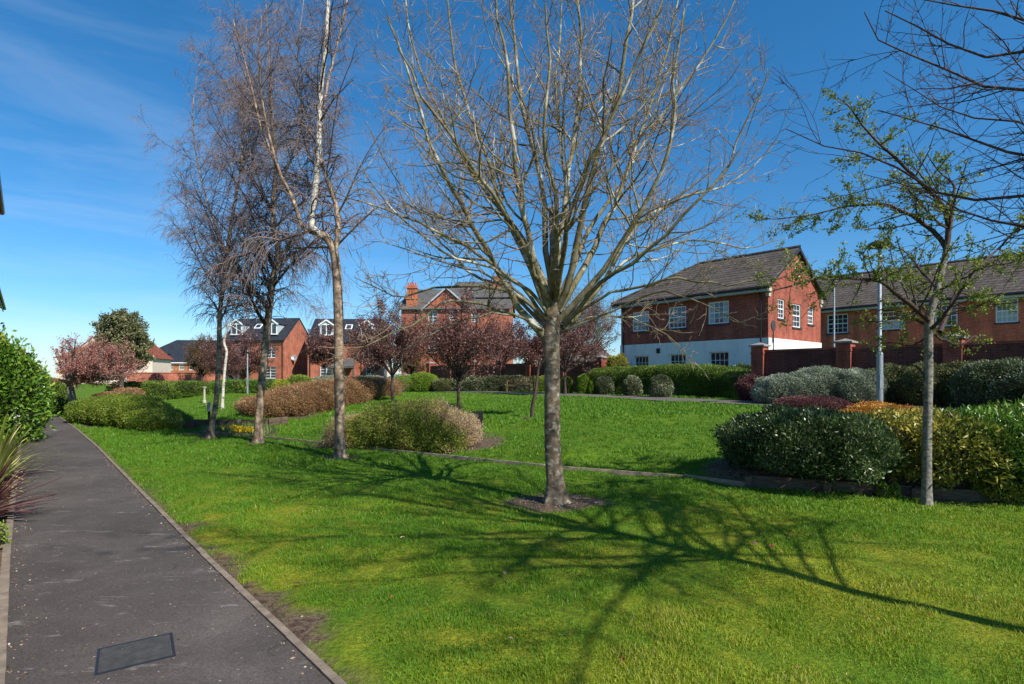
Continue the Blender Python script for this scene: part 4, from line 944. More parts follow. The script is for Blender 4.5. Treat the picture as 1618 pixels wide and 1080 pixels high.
birch('silver_birch', 'birch with slim leaning dark trunk, leftmost of the three birches on the lawn', [q(332,690), q(335,672), q(342,630), q(346,560), q(348,490), q(355,430), q(363,370), q(371,320), q(380,270), q(384,200), q(388,120), q(390,30)],
      [.078, .068, .064, .062, .058, .052, .046, .04, .032, .024, .016, .007],
      [([q(350,470), q(330,430,.2), q(312,425,.4), q(298,450,.5)], .022, .006, 0),
       ([q(358,400), q(335,340,-.3), q(315,270,-.5), q(304,180,-.6), q(318,80,-.7)], .028, .007, 0),
       ([q(364,360), q(390,320,.4), q(400,250,.8), q(396,150,1.)], .026, .007, 0),
       ([q(352,440), q(320,400,.1), q(300,345,.4), q(285,270,.5)], .022, .006, 0)], 13, armdens=2.3, armlen=(.7, 2.2), hz=(2.3, 99), twigs=1.05)
D4 = 24.0; q = lambda px, py, dd=0: P3(px, py, D4+dd)
birch('white_birch', 'small pollarded white birch with a forked top on the slope beyond the timber boards', [q(351,638), q(353,610), q(356,575), q(358,555), q(354,540), q(359,520), q(362,508)], [.07, .058, .055, .052, .05, .045, .04],
      [([q(360,512), q(368,516), q(380,523)], .04, .012, 1), ([q(361,511), q(352,518), q(346,526)], .035, .012, 1)], 17, wh=-5, group=None, armdens=.6, twigs=.5, armlen=(.5, 1.2), hz=(3.2, 99), tmat='birch_white')

# tree outside the frame on the right whose branches reach in and whose shade falls across the lawn
r = np.random.default_rng(33)
bx, by = 4.9, 1.85; L0 = np.array([bx, by, 0.]); o = thing('overhanging_tree', 'dark bare tree whose twiggy branches reach in at the upper right corner', 'tree', tuple(L0))
tp = [np.array(v) for v in [(bx,by,-.05),(bx,by,.6),(bx+.02,by,1.8),(bx-.02,by+.02,3.0),(bx,by,4.2),(bx-.1,by,5.2),(bx,by+.1,6.6),(bx+.1,by,8.)]]
tv, tq = flared_trunk(L0, tp, [.11,.09,.072,.066,.062,.05,.035,.012], 36, 14, 1.5, 3); link('trunk', mesh_from('trunk', tv-L0, [tq], [MT['bark_main']], smooth=True), o)
B0 = lambda z: np.array([bx, by, z])
hl = []
for z, pts in [(3.2, [(1900,330,4.0),(1618,310,4.6),(1500,315,4.8),(1400,250,5.0),(1330,235,5.2),(1250,200,5.4)]), (3.5, [(1900,240,3.8),(1618,250,4.6),(1500,215,5.),(1400,190,5.2)]),
               (3.8, [(1900,190,4.0),(1618,145,4.4),(1540,145,4.6),(1470,115,4.8),(1380,70,5.0),(1340,15,5.0)]), (4.2, [(1900,100,3.9),(1618,65,4.2),(1540,72,4.4),(1460,35,4.5),(1380,5,4.6)]),
               (4.4, [(1900,60,4.2),(1618,35,4.4),(1520,10,4.6),(1440,-10,4.6)]),
               (3.0, [(1850,400,4.4),(1618,345,5.2),(1540,330,5.6),(1450,280,6.0),(1360,260,6.3)]), (3.4, [(1800,250,5.),(1618,190,5.8),(1500,180,6.2),(1390,110,6.6)])]:
    hl.append(([B0(z)]+[P3(a, b, c) for a, b, c in pts], .018, .004))
for k in range(30):   # the rest of its crown, out of the picture but casting the shade
    az = k*2.4+.3; up = r.uniform(.5, 1.4); n_ = r.uniform(2.4, 4.2); zs = r.uniform(3.8, 5.4); dx, dy = math.cos(az), math.sin(az)
    if dy > .1 and dx < 0: up += .6
    hl.append(([B0(zs)]+[B0(zs)+np.array([dx*n_*t, dy*n_*t, up*n_*t*(1-.25*t)*.8]) for t in (.25, .5, .75, 1)], .028, .007))
LP, LR = limb_set(hl, 16); LP[:, 3:] += np.cumsum(r.normal(size=(len(LP), 13, 3))*.018, axis=1)
c1, r1_ = spawn(r, LP, LR, 6.5, (.2, .98), (30, 60), (.16, .42), 9, .11, -.01, .5, .0036, .3, .3, 1.7)
c2, r2_ = spawn(r, c1, r1_, 9.0, (.1, .98), (30, 65), (.2, .55), 6, .15, 0.0, .55, .0030, .5, .08, .6)
c3, r3_ = spawn(r, c2, r2_, 7, (.3, 1.), (30, 65), (.2, .45), 3, .14, .0, .6, .0026, .7, .04, .14)
tube_part('limbs', [(LP, LR, 8, 0), (c1, r1_, 5, 0)], [MT['twig_dark']], o, loc=L0)
tube_part('crown', [(c2, r2_, 3, 0), (c3, r3_, 3, 0)], [MT['twig_dark']], o, loc=L0)

# young tree in first leaf by the shrub bed
def leaf_tufts(r, P, t0, dens, nper, spread, Lh, W):
    """little tufts of leaves along twigs P (B,n,3)"""
    B, n, _ = P.shape; L = np.linalg.norm(np.diff(P, axis=1), axis=2).sum(1); cnt = r.poisson(L*dens)+1; b = np.repeat(np.arange(B), cnt)
    t = r.uniform(t0, 1, len(b))*(n-1); i = np.minimum(t.astype(int), n-2); f = (t-i)[:, None]; c = P[b, i]*(1-f)+P[b, i+1]*f
    c = np.repeat(c, nper, 0)+r.normal(size=(len(c)*nper, 3))*spread; D = norm(r.normal(size=c.shape)+np.array([0, 0, .35]))
    return leaves(c, D, Lh, W, r)
MT['leaf_young'] = m_leaf('young green leaf', [(0,(.08,.12,.015)),(.5,(.19,.25,.03)),(1,(.38,.42,.08))], .5, .35)
r = np.random.default_rng(41)
D5 = 6.95; q = lambda px, py, dd=0: P3(px, py, D5+dd); bx, by = pt(1465, D5); L0 = np.array([bx, by, 0.])
o = thing('young_tree', 'slender grey young tree coming into small green leaf beside the shrub bed', 'tree', tuple(L0))
tp = [q(1463,799), q(1464,770), q(1465,700), q(1467,600), q(1468,510), q(1480,460), q(1492,410), q(1497,380)]
tp[0][2] = -.05
tv, tq = flared_trunk(L0, tp, [.060,.054,.050,.048,.047,.040,.034,.030], 36, 14, 1.25, 6); link('trunk', mesh_from('trunk', tv-L0, [tq], [MT['bark_grey']], smooth=True), o)
A_ = [([q(1495,392), q(1480,370,.1), q(1451,347,.2), q(1420,332,.3), q(1395,324,.4), q(1340,326,.5), q(1270,340,.6), q(1196,347,.7)], .026, .004),
     ([q(1495,395), q(1499,361), q(1494,335), q(1483,315,-.1), q(1446,278,-.2), q(1409,241,-.3), q(1375,212,-.4), q(1345,172,-.4), q(1322,150,-.4)], .028, .004),
     ([q(1497,385), q(1502,350,.1), q(1510,301,.2), q(1505,285,.3), q(1490,268,.3), q(1470,240,.3)], .02, .004),
     ([q(1470,508), q(1434,477,-.2), q(1405,458,-.3), q(1385,446,-.4), q(1337,440,-.5), q(1290,440,-.6), q(1235,452,-.7), q(1205,462,-.8)], .024, .004),
     ([q(1469,515), q(1440,503,.2), q(1412,496,.4), q(1385,494,.6), q(1350,510,.7)], .016, .004),
     ([q(1485,524,.0), q(1497,495,.1), q(1510,471,.2), q(1530,442,.3), q(1551,415,.4), q(1580,385,.5), q(1607,355,.5), q(1650,320,.6)], .024, .006),
     ([q(1470,520), q(1490,500,-.3), q(1530,450,-.5), q(1560,420,-.6), q(1640,405,-.8)], .018, .004),
     ([q(1480,455), q(1460,430,.5), q(1430,400,.8), q(1390,385,1.)], .016, .004), ([q(1480,460), q(1520,440,-.5), q(1545,430,-.7)], .012, .004),
     ([q(1468,530), q(1440,545,.2), q(1400,540,.3), q(1370,560,.4)], .010, .003), ([q(1470,525), q(1510,545,.2), q(1540,530,.3), q(1555,545,.4)], .012, .003),
     ([q(1463,600), q(1456,583), q(1450,572)], .012, .006)]
LP, LR = limb_set([(a_, b_*1.25, c_*1.2) for a_, b_, c_ in A_], 18); LP[:, 3:] += np.cumsum(r.normal(size=(len(LP), 15, 3))*.008, axis=1)
c1, r1_ = spawn(r, LP[:-1], LR[:-1], 12, (.08, .98), (35, 70), (.15, .4), 8, .13, .02, .45, .0035, .35, .2, 1.0)
c2, r2_ = spawn(r, c1, r1_, 11, (.15, .98), (30, 65), (.2, .5), 5, .15, 0.02, .55, .0027, .6, .06, .35)
tube_part('limbs', [(LP, LR, 8, 0), (c1, r1_, 5, 0)], [MT['twig_dark']], o, loc=L0); tube_part('crown', [(c2, r2_, 3, 0)], [MT['twig_dark']], o, loc=L0)
V1, Q1 = leaf_tufts(r, c2, .2, 6.0, 6, .018, .038, .021); V2, Q2 = leaf_tufts(r, c1, .2, 8, 6, .02, .040, .022)
V, Q, _ = merge([(V1, Q1), (V2, Q2)]); link('foliage', mesh_from('foliage', V-L0, [Q], MT['leaf_young'], rnd=np.repeat(r.random(len(Q)//5+1), 5)[:len(Q)]*.7+r.random(len(Q))*.3), o)

# plum trees and other small trees with a round crown
MT['leaf_plum'] = m_leaf('dark plum leaf', [(0,(.075,.028,.026)),(.5,(.17,.065,.055)),(.85,(.28,.13,.11)),(1,(.44,.31,.26))], .45, .3)
MT['blossom'] = m_leaf('pink blossom bud', [(0,(.22,.06,.05)),(.5,(.40,.14,.11)),(.85,(.54,.25,.20)),(1,(.64,.42,.36))], .6, .3)
MT['leaf_grey'] = m_leaf('grey green willow leaf', [(0,(.12,.12,.07)),(.6,(.22,.21,.13)),(1,(.35,.33,.24))], .6, .3)
MT['leaf_oak'] = m_leaf('dull evergreen leaf', [(0,(.06,.075,.025)),(.5,(.13,.145,.055)),(.85,(.24,.235,.11)),(1,(.36,.33,.19))], .45, .2)
MT['leaf_brown'] = m_leaf('brown dead leaf', [(0,(.08,.045,.02)),(.6,(.17,.09,.035)),(1,(.30,.17,.07))], .6, .25)
def round_tree(name, label, px, py, d, crown, seed, leaf='leaf_plum', lsize=(.05, .032), dens=16, tr=.06, group=None, lean=0, nl=14, bark='twig_dark', tw=1.0, low=.2, cat='tree', leafy=True, forkpy=None, nper=2):
    if name == 'plum_tree' and dens > 5: nper = 2; dens *= 1.1; lsize = (lsize[0]*1.25, lsize[1]*1.25); m_ = (crown[0]+crown[1])/2; w_ = (crown[1]-crown[0])/2*(1.10+.12*((seed*7) % 5-2)/2); crown = (m_-w_, m_+w_, crown[2]-6, crown[3])
    """crown: (px0, px1, pytop, pybottom)"""
    r = np.random.default_rng(seed); bx, by = pt(px, d); z0 = g1(bx, by); L0 = np.array([bx, by, z0]); o = thing(name, label, cat, tuple(L0), 0, group)
    x0, x1, t_, b_ = crown; cx_ = ((x0+x1)/2-CX)/FPX*d; rx = (x1-x0)/2/FPX*d; zt, zb = zat(t_, d), zat(b_, d); zc = (zt+zb)/2; rz_ = (zt-zb)/2
    zf = zb+rz_*low if forkpy is None else zat(forkpy, d)
    fork = np.array([bx+lean, by, zf])
    tv, tq = flared_trunk(L0, [np.array([bx, by, z0-.05]), np.array([bx, by, z0+.3]), (np.array([bx, by, z0])+fork)/2+r.normal(size=3)*.02, fork], [tr, tr*.9, tr*.8, tr*.7], 16, 8, 1.35, seed)
    link('trunk', mesh_from('trunk', tv-L0, [tq], [MT[bark]], smooth=True), o)
    lst = []
    for k in range(nl):
        a = k*2.399+r.uniform(-.3, .3); e = (k+.5)/nl; ph = math.acos(1-1.35*e); tgt = np.array([cx_, by, zc])+np.array([math.sin(ph)*math.cos(a)*rx, math.sin(ph)*math.sin(a)*rx, math.cos(ph)*rz_])*r.uniform(.85, 1.02)
        m1 = fork+(tgt-fork)*.4+np.array([0, 0, -.04*rz_])+r.normal(size=3)*.04; lst.append(([fork-np.array([0, 0, .1]), m1, tgt], tr*.5, tr*.10))
    LP, LR = limb_set(lst, 9)
    c1, q1 = spawn(r, LP, LR, 9*tw*1.6/max(rx, .8), (.2, .98), (30, 60), (.25, .55), 7, .1, .06, .5, .006, .35, .25, rx*1.1)
    c2, q2 = spawn(r, c1, q1, 12*tw*1.6/max(rx, .8), (.15, 1.), (30, 60), (.3, .7), 5, .13, .05, .6, .0045, .6, .15, rx*.6)
    tube_part('limbs', [(LP, LR, 6, 0), (c1, q1, 4, 0)], [MT['twig_dark' if bark == 'twig_dark' else bark]], o, loc=L0)
    tube_part('crown', [(c2, q2, 3, 0)], [MT['twig_dark' if bark == 'twig_dark' else bark]], o, loc=L0)
    if leafy:
        V1, Q1 = leaf_tufts(r, c2, .05, dens*.9, nper, .07, lsize[0], lsize[1]); V2, Q2 = leaf_tufts(r, c1, .25, dens*.9, nper, .07, lsize[0], lsize[1])
        V, Q, _ = merge([(V1, Q1), (V2, Q2)]); link('foliage', mesh_from('foliage', V-L0, [Q], MT[leaf], rnd=r.random(len(Q))), o)
    return o
PG = 'purple leaved plum trees on the park lawn'
round_tree('plum_tree', 'purple plum tree on the slope, its thin trunk just left of the wooden bench', 725, 650, 20, (648, 800, 462, 592), 51, group=PG, tr=.075, dens=13, forkpy=598)
round_tree('plum_tree', 'purple plum tree beside the white post, left of the bright green shrub', 620, 635, 24, (560, 668, 478, 585), 52, group=PG, tr=.08, dens=12, forkpy=590)
round_tree('plum_tree', 'small purple plum tree in its own soil ring left of the big trunk', 841, 660, 17.5, (806, 888, 515, 590), 53, group=PG, tr=.06, lean=.2, dens=14, lsize=(.045, .03), forkpy=577, nl=8)
round_tree('plum_tree', 'purple plum tree behind the big trunk against the garden wall', 893, 612, 27.5, (826, 965, 478, 575), 54, group=PG, tr=.08, dens=11, lsize=(.06, .04), forkpy=585)
round_tree('plum_tree', 'purple plum tree growing behind the variegated hedge and the bench', 790, 606, 33.5, (742, 850, 505, 578), 55, group=PG, tr=.07, dens=10, lsize=(.07, .045), forkpy=575)
round_tree('plum_tree', 'small purple plum tree in front of the right hand town house', 514, 602, 55, (484, 540, 523, 580), 56, group=PG, tr=.12, dens=8, lsize=(.12, .08), forkpy=580, tw=.7)
round_tree('plum_tree', 'dark plum tree in front of the left hand town house and its porch', 385, 612, 46, (352, 425, 528, 592), 57, group=PG, tr=.1, dens=8, lsize=(.09, .06), forkpy=595, tw=.8)
round_tree('plum_tree', 'dark bare plum tree behind the white birch stem', 372, 617, 42, (318, 372, 532, 596), 58, group=PG, tr=.1, dens=4, lsize=(.08, .05), forkpy=598, tw=1.1)
round_tree('plum_tree', 'purple plum tree between the town house and the white post', 590, 600, 48, (545, 628, 515, 585), 59, group=PG, tr=.1, dens=8, lsize=(.09, .06), forkpy=588, tw=.8)
round_tree('beech_tree', 'small tree holding brown dead leaves beside the tall brick house', 648, 598, 40, (622, 678, 548, 592), 60, leaf='leaf_brown', tr=.1, dens=9, lsize=(.09, .06), forkpy=592, tw=.8)
round_tree('willow_tree', 'tall grey hazy willow standing left of the white based house', 925, 600, 42, (868, 985, 432, 590), 61, leaf='leaf_grey', tr=.16, dens=1.6, lsize=(.09, .045), forkpy=560, bark='bark_grey', nl=14, tw=1.1)
round_tree('evergreen_tree', 'rounded olive green evergreen tree rising behind the pink cherry', 193, 622, 33, (153, 233, 494, 612), 62, leaf='leaf_oak', tr=.16, dens=20, lsize=(.13, .085), forkpy=585, nl=18, tw=1.3)
round_tree('bare_tree', 'thin bare tree in front of the slate roofed house, left of the birches', 318, 612, 50, (296, 345, 528, 596), 63, leaf='leaf_brown', tr=.1, dens=3, lsize=(.08, .05), forkpy=595, tw=1.1)
# the pink cherry: low spreading limbs from a leaning trunk
r = np.random.default_rng(71); D6 = 22.; q = lambda px, py, dd=0: P3(px, py, D6+dd); bx, by = pt(117, D6); z0 = g1(bx, by); L0 = np.array([bx, by, z0])
o = thing('cherry_tree', 'wide low cherry tree covered in pink buds at the end of the footpath', 'tree', tuple(L0))
tv, tq = flared_trunk(L0, [np.array([bx, by, z0-.05]), q(115, 640), q(112, 620), q(110, 606)], [.17, .14, .13, .11], 16, 10, 1.4, 8); link('trunk', mesh_from('trunk', tv-L0, [tq], [MT['bark_grey']], smooth=True), o)
hl = []
for px, py, dd in [(88,560,0),(98,545,1),(120,535,-1),(145,538,.5),(165,545,-.8),(190,552,.6),(212,560,-.4),(216,568,.4),(215,592,-.5),(200,600,.8),(180,585,-1),(150,590,1.4),(100,590,-1.2),(84,600,.5),(135,560,1.8),(170,565,1.7),(205,575,1.6),(130,575,-1.8),(160,570,-1.7),(110,540,.8),(155,548,1.2),(180,560,0),(200,590,0),(205,582,-.3),(190,600,.3),(92,575,-.6),(140,560,.2),(120,555,.9),(168,592,-.4),(200,550,.2),(212,575,.3)]:
    a, b = q(px, py, dd), q(110, 608); hl.append(([b, b+(a-b)*.45+np.array([0, 0, .10*abs(px-110)/100*2])*0+np.array([0,0,.12]), a], .065, .010))
LP, LR = limb_set(hl, 10); c1, q1 = spawn(r, LP, LR, 7, (.2, 1.), (25, 55), (.2, .5), 7, .1, .1, .5, .006, .35, .3, 1.5); c2, q2 = spawn(r, c1, q1, 9, (.1, 1.), (25, 55), (.3, .7), 5, .12, .08, .6, .0045, .6, .15, .7)
up1, uq1 = spawn(r, LP, LR, .5, (.6, 1.), (10, 30), (.3, .5), 7, .05, .25, .5, .008, .5, .8, 1.5)
tube_part('limbs', [(LP, LR, 6, 0), (c1, q1, 4, 0), (up1, uq1, 4, 0)], [MT['bark_grey']], o, loc=L0); tube_part('crown', [(c2, q2, 3, 0)], [MT['twig']], o, loc=L0)
V1, Q1 = leaf_tufts(r, c2, .0, 9, 3, .04, .05, .04); V2, Q2 = leaf_tufts(r, c1, .3, 7, 3, .04, .05, .04); V3, Q3 = leaf_tufts(r, up1, .1, 5, 3, .035, .05, .035)
V, Q, _ = merge([(V1, Q1), (V2, Q2), (V3, Q3)]); link('blossom', mesh_from('blossom', V-L0, [Q], MT['blossom'], rnd=r.random(len(Q))), o)

# ------------------------------------------------------------------ shrubs and hedges
LM = {
 'laurel': [(0,(.035,.085,.010)),(.5,(.09,.19,.018)),(.9,(.18,.31,.035)),(1,(.42,.45,.06))],
 'dark': [(0,(.022,.042,.014)),(.5,(.052,.09,.024)),(.85,(.11,.17,.05)),(1,(.26,.31,.14))],
 'green': [(0,(.045,.09,.012)),(.5,(.10,.175,.02)),(.9,(.20,.28,.04)),(1,(.36,.40,.10))],
 'bright': [(0,(.09,.16,.012)),(.5,(.16,.27,.018)),(1,(.28,.38,.04))],
 'olive': [(0,(.05,.06,.02)),(.5,(.11,.125,.04)),(.9,(.21,.22,.08)),(1,(.34,.33,.16))],
 'brown': [(0,(.13,.065,.03)),(.5,(.29,.155,.07)),(.85,(.43,.26,.12)),(1,(.56,.42,.24))],
 'mixed': [(0,(.07,.09,.015)),(.35,(.18,.24,.03)),(.58,(.34,.40,.05)),(.70,(.30,.16,.075)),(.88,(.40,.24,.13)),(1,(.52,.40,.26))],
 'lime': [(0,(.07,.12,.015)),(.5,(.17,.25,.025)),(.9,(.30,.37,.05)),(1,(.42,.42,.14))],
 'grey': [(0,(.10,.125,.08)),(.5,(.24,.28,.19)),(.9,(.42,.46,.34)),(1,(.60,.62,.50))],
 'purple': [(0,(.045,.016,.018)),(.5,(.10,.032,.035)),(.9,(.19,.07,.07)),(1,(.30,.15,.13))],
 'copper': [(0,(.26,.10,.02)),(.5,(.50,.21,.03)),(.9,(.62,.33,.06)),(1,(.65,.48,.12))],
 'gold': [(0,(.12,.16,.02)),(.5,(.30,.32,.03)),(.9,(.52,.50,.05)),(1,(.66,.62,.15))],
 'varieg': [(0,(.03,.05,.018)),(.5,(.08,.105,.04)),(.75,(.16,.19,.09)),(.9,(.40,.42,.26)),(1,(.60,.60,.42))],
 'ygreen': [(0,(.06,.085,.015)),(.45,(.19,.20,.03)),(.75,(.42,.37,.06)),(1,(.62,.48,.11))],
}
for k, v in LM.items(): MT['L_'+k] = m_leaf(k+' leaf', v, .32 if k in ('laurel', 'dark', 'ygreen') else .5, .22, .5 if k in ('laurel', 'dark') else .3)
def icos(n):
    i = np.arange(n)+.5; ph = np.arccos(1-2*i/n); th = np.pi*(1+5**.5)*i; return np.stack([np.cos(th)*np.sin(ph), np.sin(th)*np.sin(ph), np.cos(ph)], -1)
def shrub(name, label, cat, lumps, leaf, mat, seed, dens=2.4, p=2.4, depth=.22, bumpy=.10, group=None, twig=0, twigmat='twig', aspect=.5, up=.5, wild=.07, ground=None, core=.72, ends=0.):
    """lumps: (x, y, rx, ry, height[, rot]); leaf: leaf length in metres"""
    r = np.random.default_rng(seed); lumps = [tuple(l)+(0,)*(6-len(l)) for l in lumps]
    x0, y0 = lumps[0][0], lumps[0][1]; L0 = np.array([x0, y0, g1(x0, y0)]); o = thing(name, label, cat, tuple(L0), 0, group)
    Cs = []; Ns = []; ph = r.uniform(0, 6, 8)
    def surf(D, l):
        x, y, rx, ry, h, rot = l; q_ = (np.abs(D[:, 0])**p+np.abs(D[:, 1])**p+np.abs(D[:, 2])**p)**(-1/p)
        S = D*q_[:, None]; b_ = 1+bumpy*(np.sin(D[:, 0]*7*max(rx, .5)+ph[0]+y)*np.sin(D[:, 1]*7*max(ry, .5)+ph[1])*.5+np.sin(D[:, 2]*5+ph[2]+D[:, 0]*11*max(rx, .5)+x)*.5)
        S = S*b_[:, None]; c, s_ = math.cos(rot), math.sin(rot); hh = h*.56
        X_ = S[:, 0]*rx; Y_ = S[:, 1]*ry; Z_ = h-hh+S[:, 2]*hh
        return np.stack([X_*c-Y_*s_, X_*s_+Y_*c, Z_], -1)
    def inside(Pw, l, k=.8):
        x, y, rx, ry, h, rot = l; c, s_ = math.cos(rot), math.sin(rot); dx, dy = Pw[:, 0]-x, Pw[:, 1]-y; a = (dx*c+dy*s_)/rx; b_ = (-dx*s_+dy*c)/ry
        zz = (Pw[:, 2]-(g1(x, y)+h*.44))/(h*.56); return (np.abs(a)**p+np.abs(b_)**p+np.abs(zz)**p) < k**p
    coreV = []
    for li, l in enumerate(lumps):
        x, y, rx, ry, h, rot = l; area = 2.2*math.pi*((rx*ry+rx*h+ry*h)/3)*1.7
        n = int(area*dens/(leaf*leaf*aspect*.55)); D = norm(r.normal(size=(n, 3))); S = surf(D, l); k = 1-depth*r.random(n)**1.5
        if wild: k = k+wild*r.random(n)**5
        zc = h*.5; S = np.stack([S[:, 0]*k, S[:, 1]*k, zc+(S[:, 2]-zc)*k], -1); Pw = S+np.array([x, y, 0]); g = gz(Pw[:, 0], Pw[:, 1]) if ground is None else ground
        base = g1(x, y); Pw[:, 2] += base; keep = Pw[:, 2] > g+.02
        for lj, l2 in enumerate(lumps):
            if lj != li: keep &= ~inside(Pw, l2, .78)
        # gaps: thin the leaves where a coarse noise is low
        keep &= r.random(n) < .62+.6*(vnoise(Pw[:, 0]*3+Pw[:, 2]*2, Pw[:, 1]*3-Pw[:, 2], 1.6))
        Cs.append(Pw[keep]); Ns.append(D[keep])
        Dc = icos(260); Sc = surf(Dc, l); Sc = Sc*np.array([core, core, 1]); Sc[:, 2] = np.maximum(h*.5+(Sc[:, 2]-h*.5)*core, -.05*0+0); coreV.append((Sc+np.array([x, y, base]), Dc))
    C = np.vstack(Cs); Nn = np.vstack(Ns); D = norm(Nn*.8+r.normal(size=C.shape)*.75+np.array([0, 0, up])); V, Q = leaves(C, D, leaf, leaf*aspect, r)
    cl = vnoise(C[:, 0]*1+C[:, 2]*.7, C[:, 1]*1+C[:, 2], 2.3); rn = np.clip(r.random(len(C))*.8+(cl-.5)*.55+.1, 0, 1)
    if ends:      # the twiggy ends of the shrub carry brown leaf, its middle green
        cx0, cx1 = C[:, 0].min(), C[:, 0].max(); q0 = np.abs((C[:, 0]-cx0)/(cx1-cx0)*2-1.05); rn = np.clip(rn*.75+ends*np.clip((q0-.42+(cl-.5)*.5)/.35, 0, 1)*.55-.04, 0, 1)
    link('foliage', mesh_from('foliage', V-L0, [Q], MT['L_'+mat], rnd=rn), o)
    # woody inside: stems fanning up from the ground, and a loose inner mass of the same leaves
    sets = []
    for li, l in enumerate(lumps):
        x, y, rx, ry, h, rot = l; n = max(6, int((6+twig*60)*rx*ry**.5)); n = min(n, 420); c, s_ = math.cos(rot), math.sin(rot)
        a = r.uniform(0, 2*np.pi, n); q_ = np.sqrt(r.random(n)); bx_ = np.cos(a)*q_*rx*.7; by_ = np.sin(a)*q_*ry*.7
        D = norm(np.stack([np.cos(a)*q_, np.sin(a)*q_, .45+.5*r.random(n)], -1)+r.normal(size=(n, 3))*.2); tip = surf(D, l)*.97
        b0 = np.stack([bx_*c-by_*s_, bx_*s_+by_*c, np.zeros(n)], -1)*.7; t = np.linspace(0, 1, 6)[None, :, None]
        Pp = b0[:, None]*(1-t)+tip[:, None]*t+r.normal(size=(n, 6, 3))*.03*h; Pp += np.array([x, y, g1(x, y)]); rr = np.linspace(1, .35, 6)[None, :]*np.full((n, 1), .009)
        sets.append((Pp, rr, 4, 0))
    if twig:
        for Pp, rr, _, _ in list(sets):
            c1, q1 = spawn(r, Pp, rr, 9*twig, (.3, 1.), (20, 60), (.2, .5), 5, .14, .08, .6, max(.004, leaf*.10), .6, .1, .5); sets.append((c1, q1, 3, 0))
    tube_part('stems', sets, [MT[twigmat]], o, loc=L0)
    VV = []; TT = []; n0 = 0
    for Sc, Dc in coreV:
        # convex-ish inner mass: stitch by spherical grid
        pass
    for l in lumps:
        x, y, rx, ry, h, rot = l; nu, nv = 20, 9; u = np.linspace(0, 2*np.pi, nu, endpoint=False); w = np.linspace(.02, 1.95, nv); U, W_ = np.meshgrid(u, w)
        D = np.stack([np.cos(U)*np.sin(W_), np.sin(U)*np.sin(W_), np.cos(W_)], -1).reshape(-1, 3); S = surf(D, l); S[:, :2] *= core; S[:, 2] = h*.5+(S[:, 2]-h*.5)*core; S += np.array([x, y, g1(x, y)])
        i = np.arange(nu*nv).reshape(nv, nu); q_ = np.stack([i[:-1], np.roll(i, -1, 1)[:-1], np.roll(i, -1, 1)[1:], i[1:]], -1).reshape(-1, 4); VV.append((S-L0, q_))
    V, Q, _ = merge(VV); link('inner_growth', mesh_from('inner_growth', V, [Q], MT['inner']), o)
    return o
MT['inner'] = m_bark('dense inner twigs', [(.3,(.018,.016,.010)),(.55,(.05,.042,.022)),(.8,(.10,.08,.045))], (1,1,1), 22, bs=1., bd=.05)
def LPX(px, d, w_px, ry, top, rot=0):
    """a lump whose outline spans w_px (left,right) and whose top is at photo row top"""
    x, y = pt((w_px[0]+w_px[1])/2, d); rx = (w_px[1]-w_px[0])/2/FPX*d; return (x, y, rx, ry, max(.2, zat(top, d)-g1(x, y)), rot)
def lump(px0, px1, top, d, ry, rot=0): return LPX(0, d, (px0, px1), ry, top, rot)

def run(ctrl_, n, ry, over=1.5):
    """overlapping lumps along control stations (px centre, depth, top row)"""
    C_ = np.array(ctrl_, float); t = np.linspace(0, len(C_)-1, n); out = []; rr = np.random.default_rng(int(C_[0, 0]))
    S_ = np.stack([np.interp(t, range(len(C_)), C_[:, k]) for k in range(3)], -1); W = np.array([pt(a, b) for a, b, c in S_])
    for k in range(n):
        a = W[max(k-1, 0)]; b = W[min(k+1, n-1)]; d = b-a; sp = np.linalg.norm(d)/(2 if 0 < k < n-1 else 1)
        x, y = W[k]; out.append((x, y, sp*over, ry*rr.uniform(.85, 1.1), zat(S_[k, 2], y)-g1(x, y)+rr.uniform(-.06, .05), math.atan2(d[1], d[0])))
    return out
# left side
shrub('laurel_bush', 'big glossy green laurel bush overhanging the left side of the footpath', 'shrub', [(-13.7, 13.2, 1.25, 1.5, 3.15), (-12.6, 12.9, .85, .95, 2.75), (-12.1, 13.4, .6, .8, 2.25)], .12, 'laurel', 101, dens=2.0, p=2.1, depth=.3, bumpy=.16, wild=.28, aspect=.5)
shrub('clipped_shrub', 'long low clipped green mound beside the footpath grass, left of the birches', 'shrub', run([(158, 19.6, 630), (186, 18.9, 625), (216, 18.1, 629), (240, 17.5, 638), (258, 17.0, 650)], 7, .8, 1.15), .045, 'lime', 102, dens=2.1, depth=.24, twig=.3, bumpy=.09, wild=.10)
shrub('hedge', 'clipped green hedge along the far lawn in front of the low orange wall', 'hedge', [lump(176, 232, 604, 35, .7), lump(222, 278, 603, 35, .7), lump(268, 328, 603, 35.5, .7)], .09, 'green', 103, dens=2.2, p=4, group='far clipped hedges')
shrub('hedge', 'clipped green hedge in front of the left hand town house', 'hedge', [lump(332, 395, 601, 38, .7), lump(385, 440, 600, 38, .7), lump(432, 482, 602, 37, .7)], .09, 'laurel', 104, dens=2.2, p=4, group='far clipped hedges')
shrub('brown_shrub', 'low brown twiggy shrub between the pink cherry and the far hedge', 'shrub', [lump(148, 200, 620, 25, .8), lump(180, 222, 613, 27, .8)], .06, 'brown', 105, twig=.4, dens=1.6)
shrub('yellow_shrub', 'small round yellow green shrub at the left end of the brown hedge', 'shrub', [lump(432, 458, 600, 33, .5)], .07, 'gold', 106, dens=2.2)
shrub('yellow_shrub', 'low yellow green shrub above the brown hedge, in front of the town houses', 'shrub', [lump(450, 495, 593, 36, .6)], .08, 'lime', 107, dens=2.2)
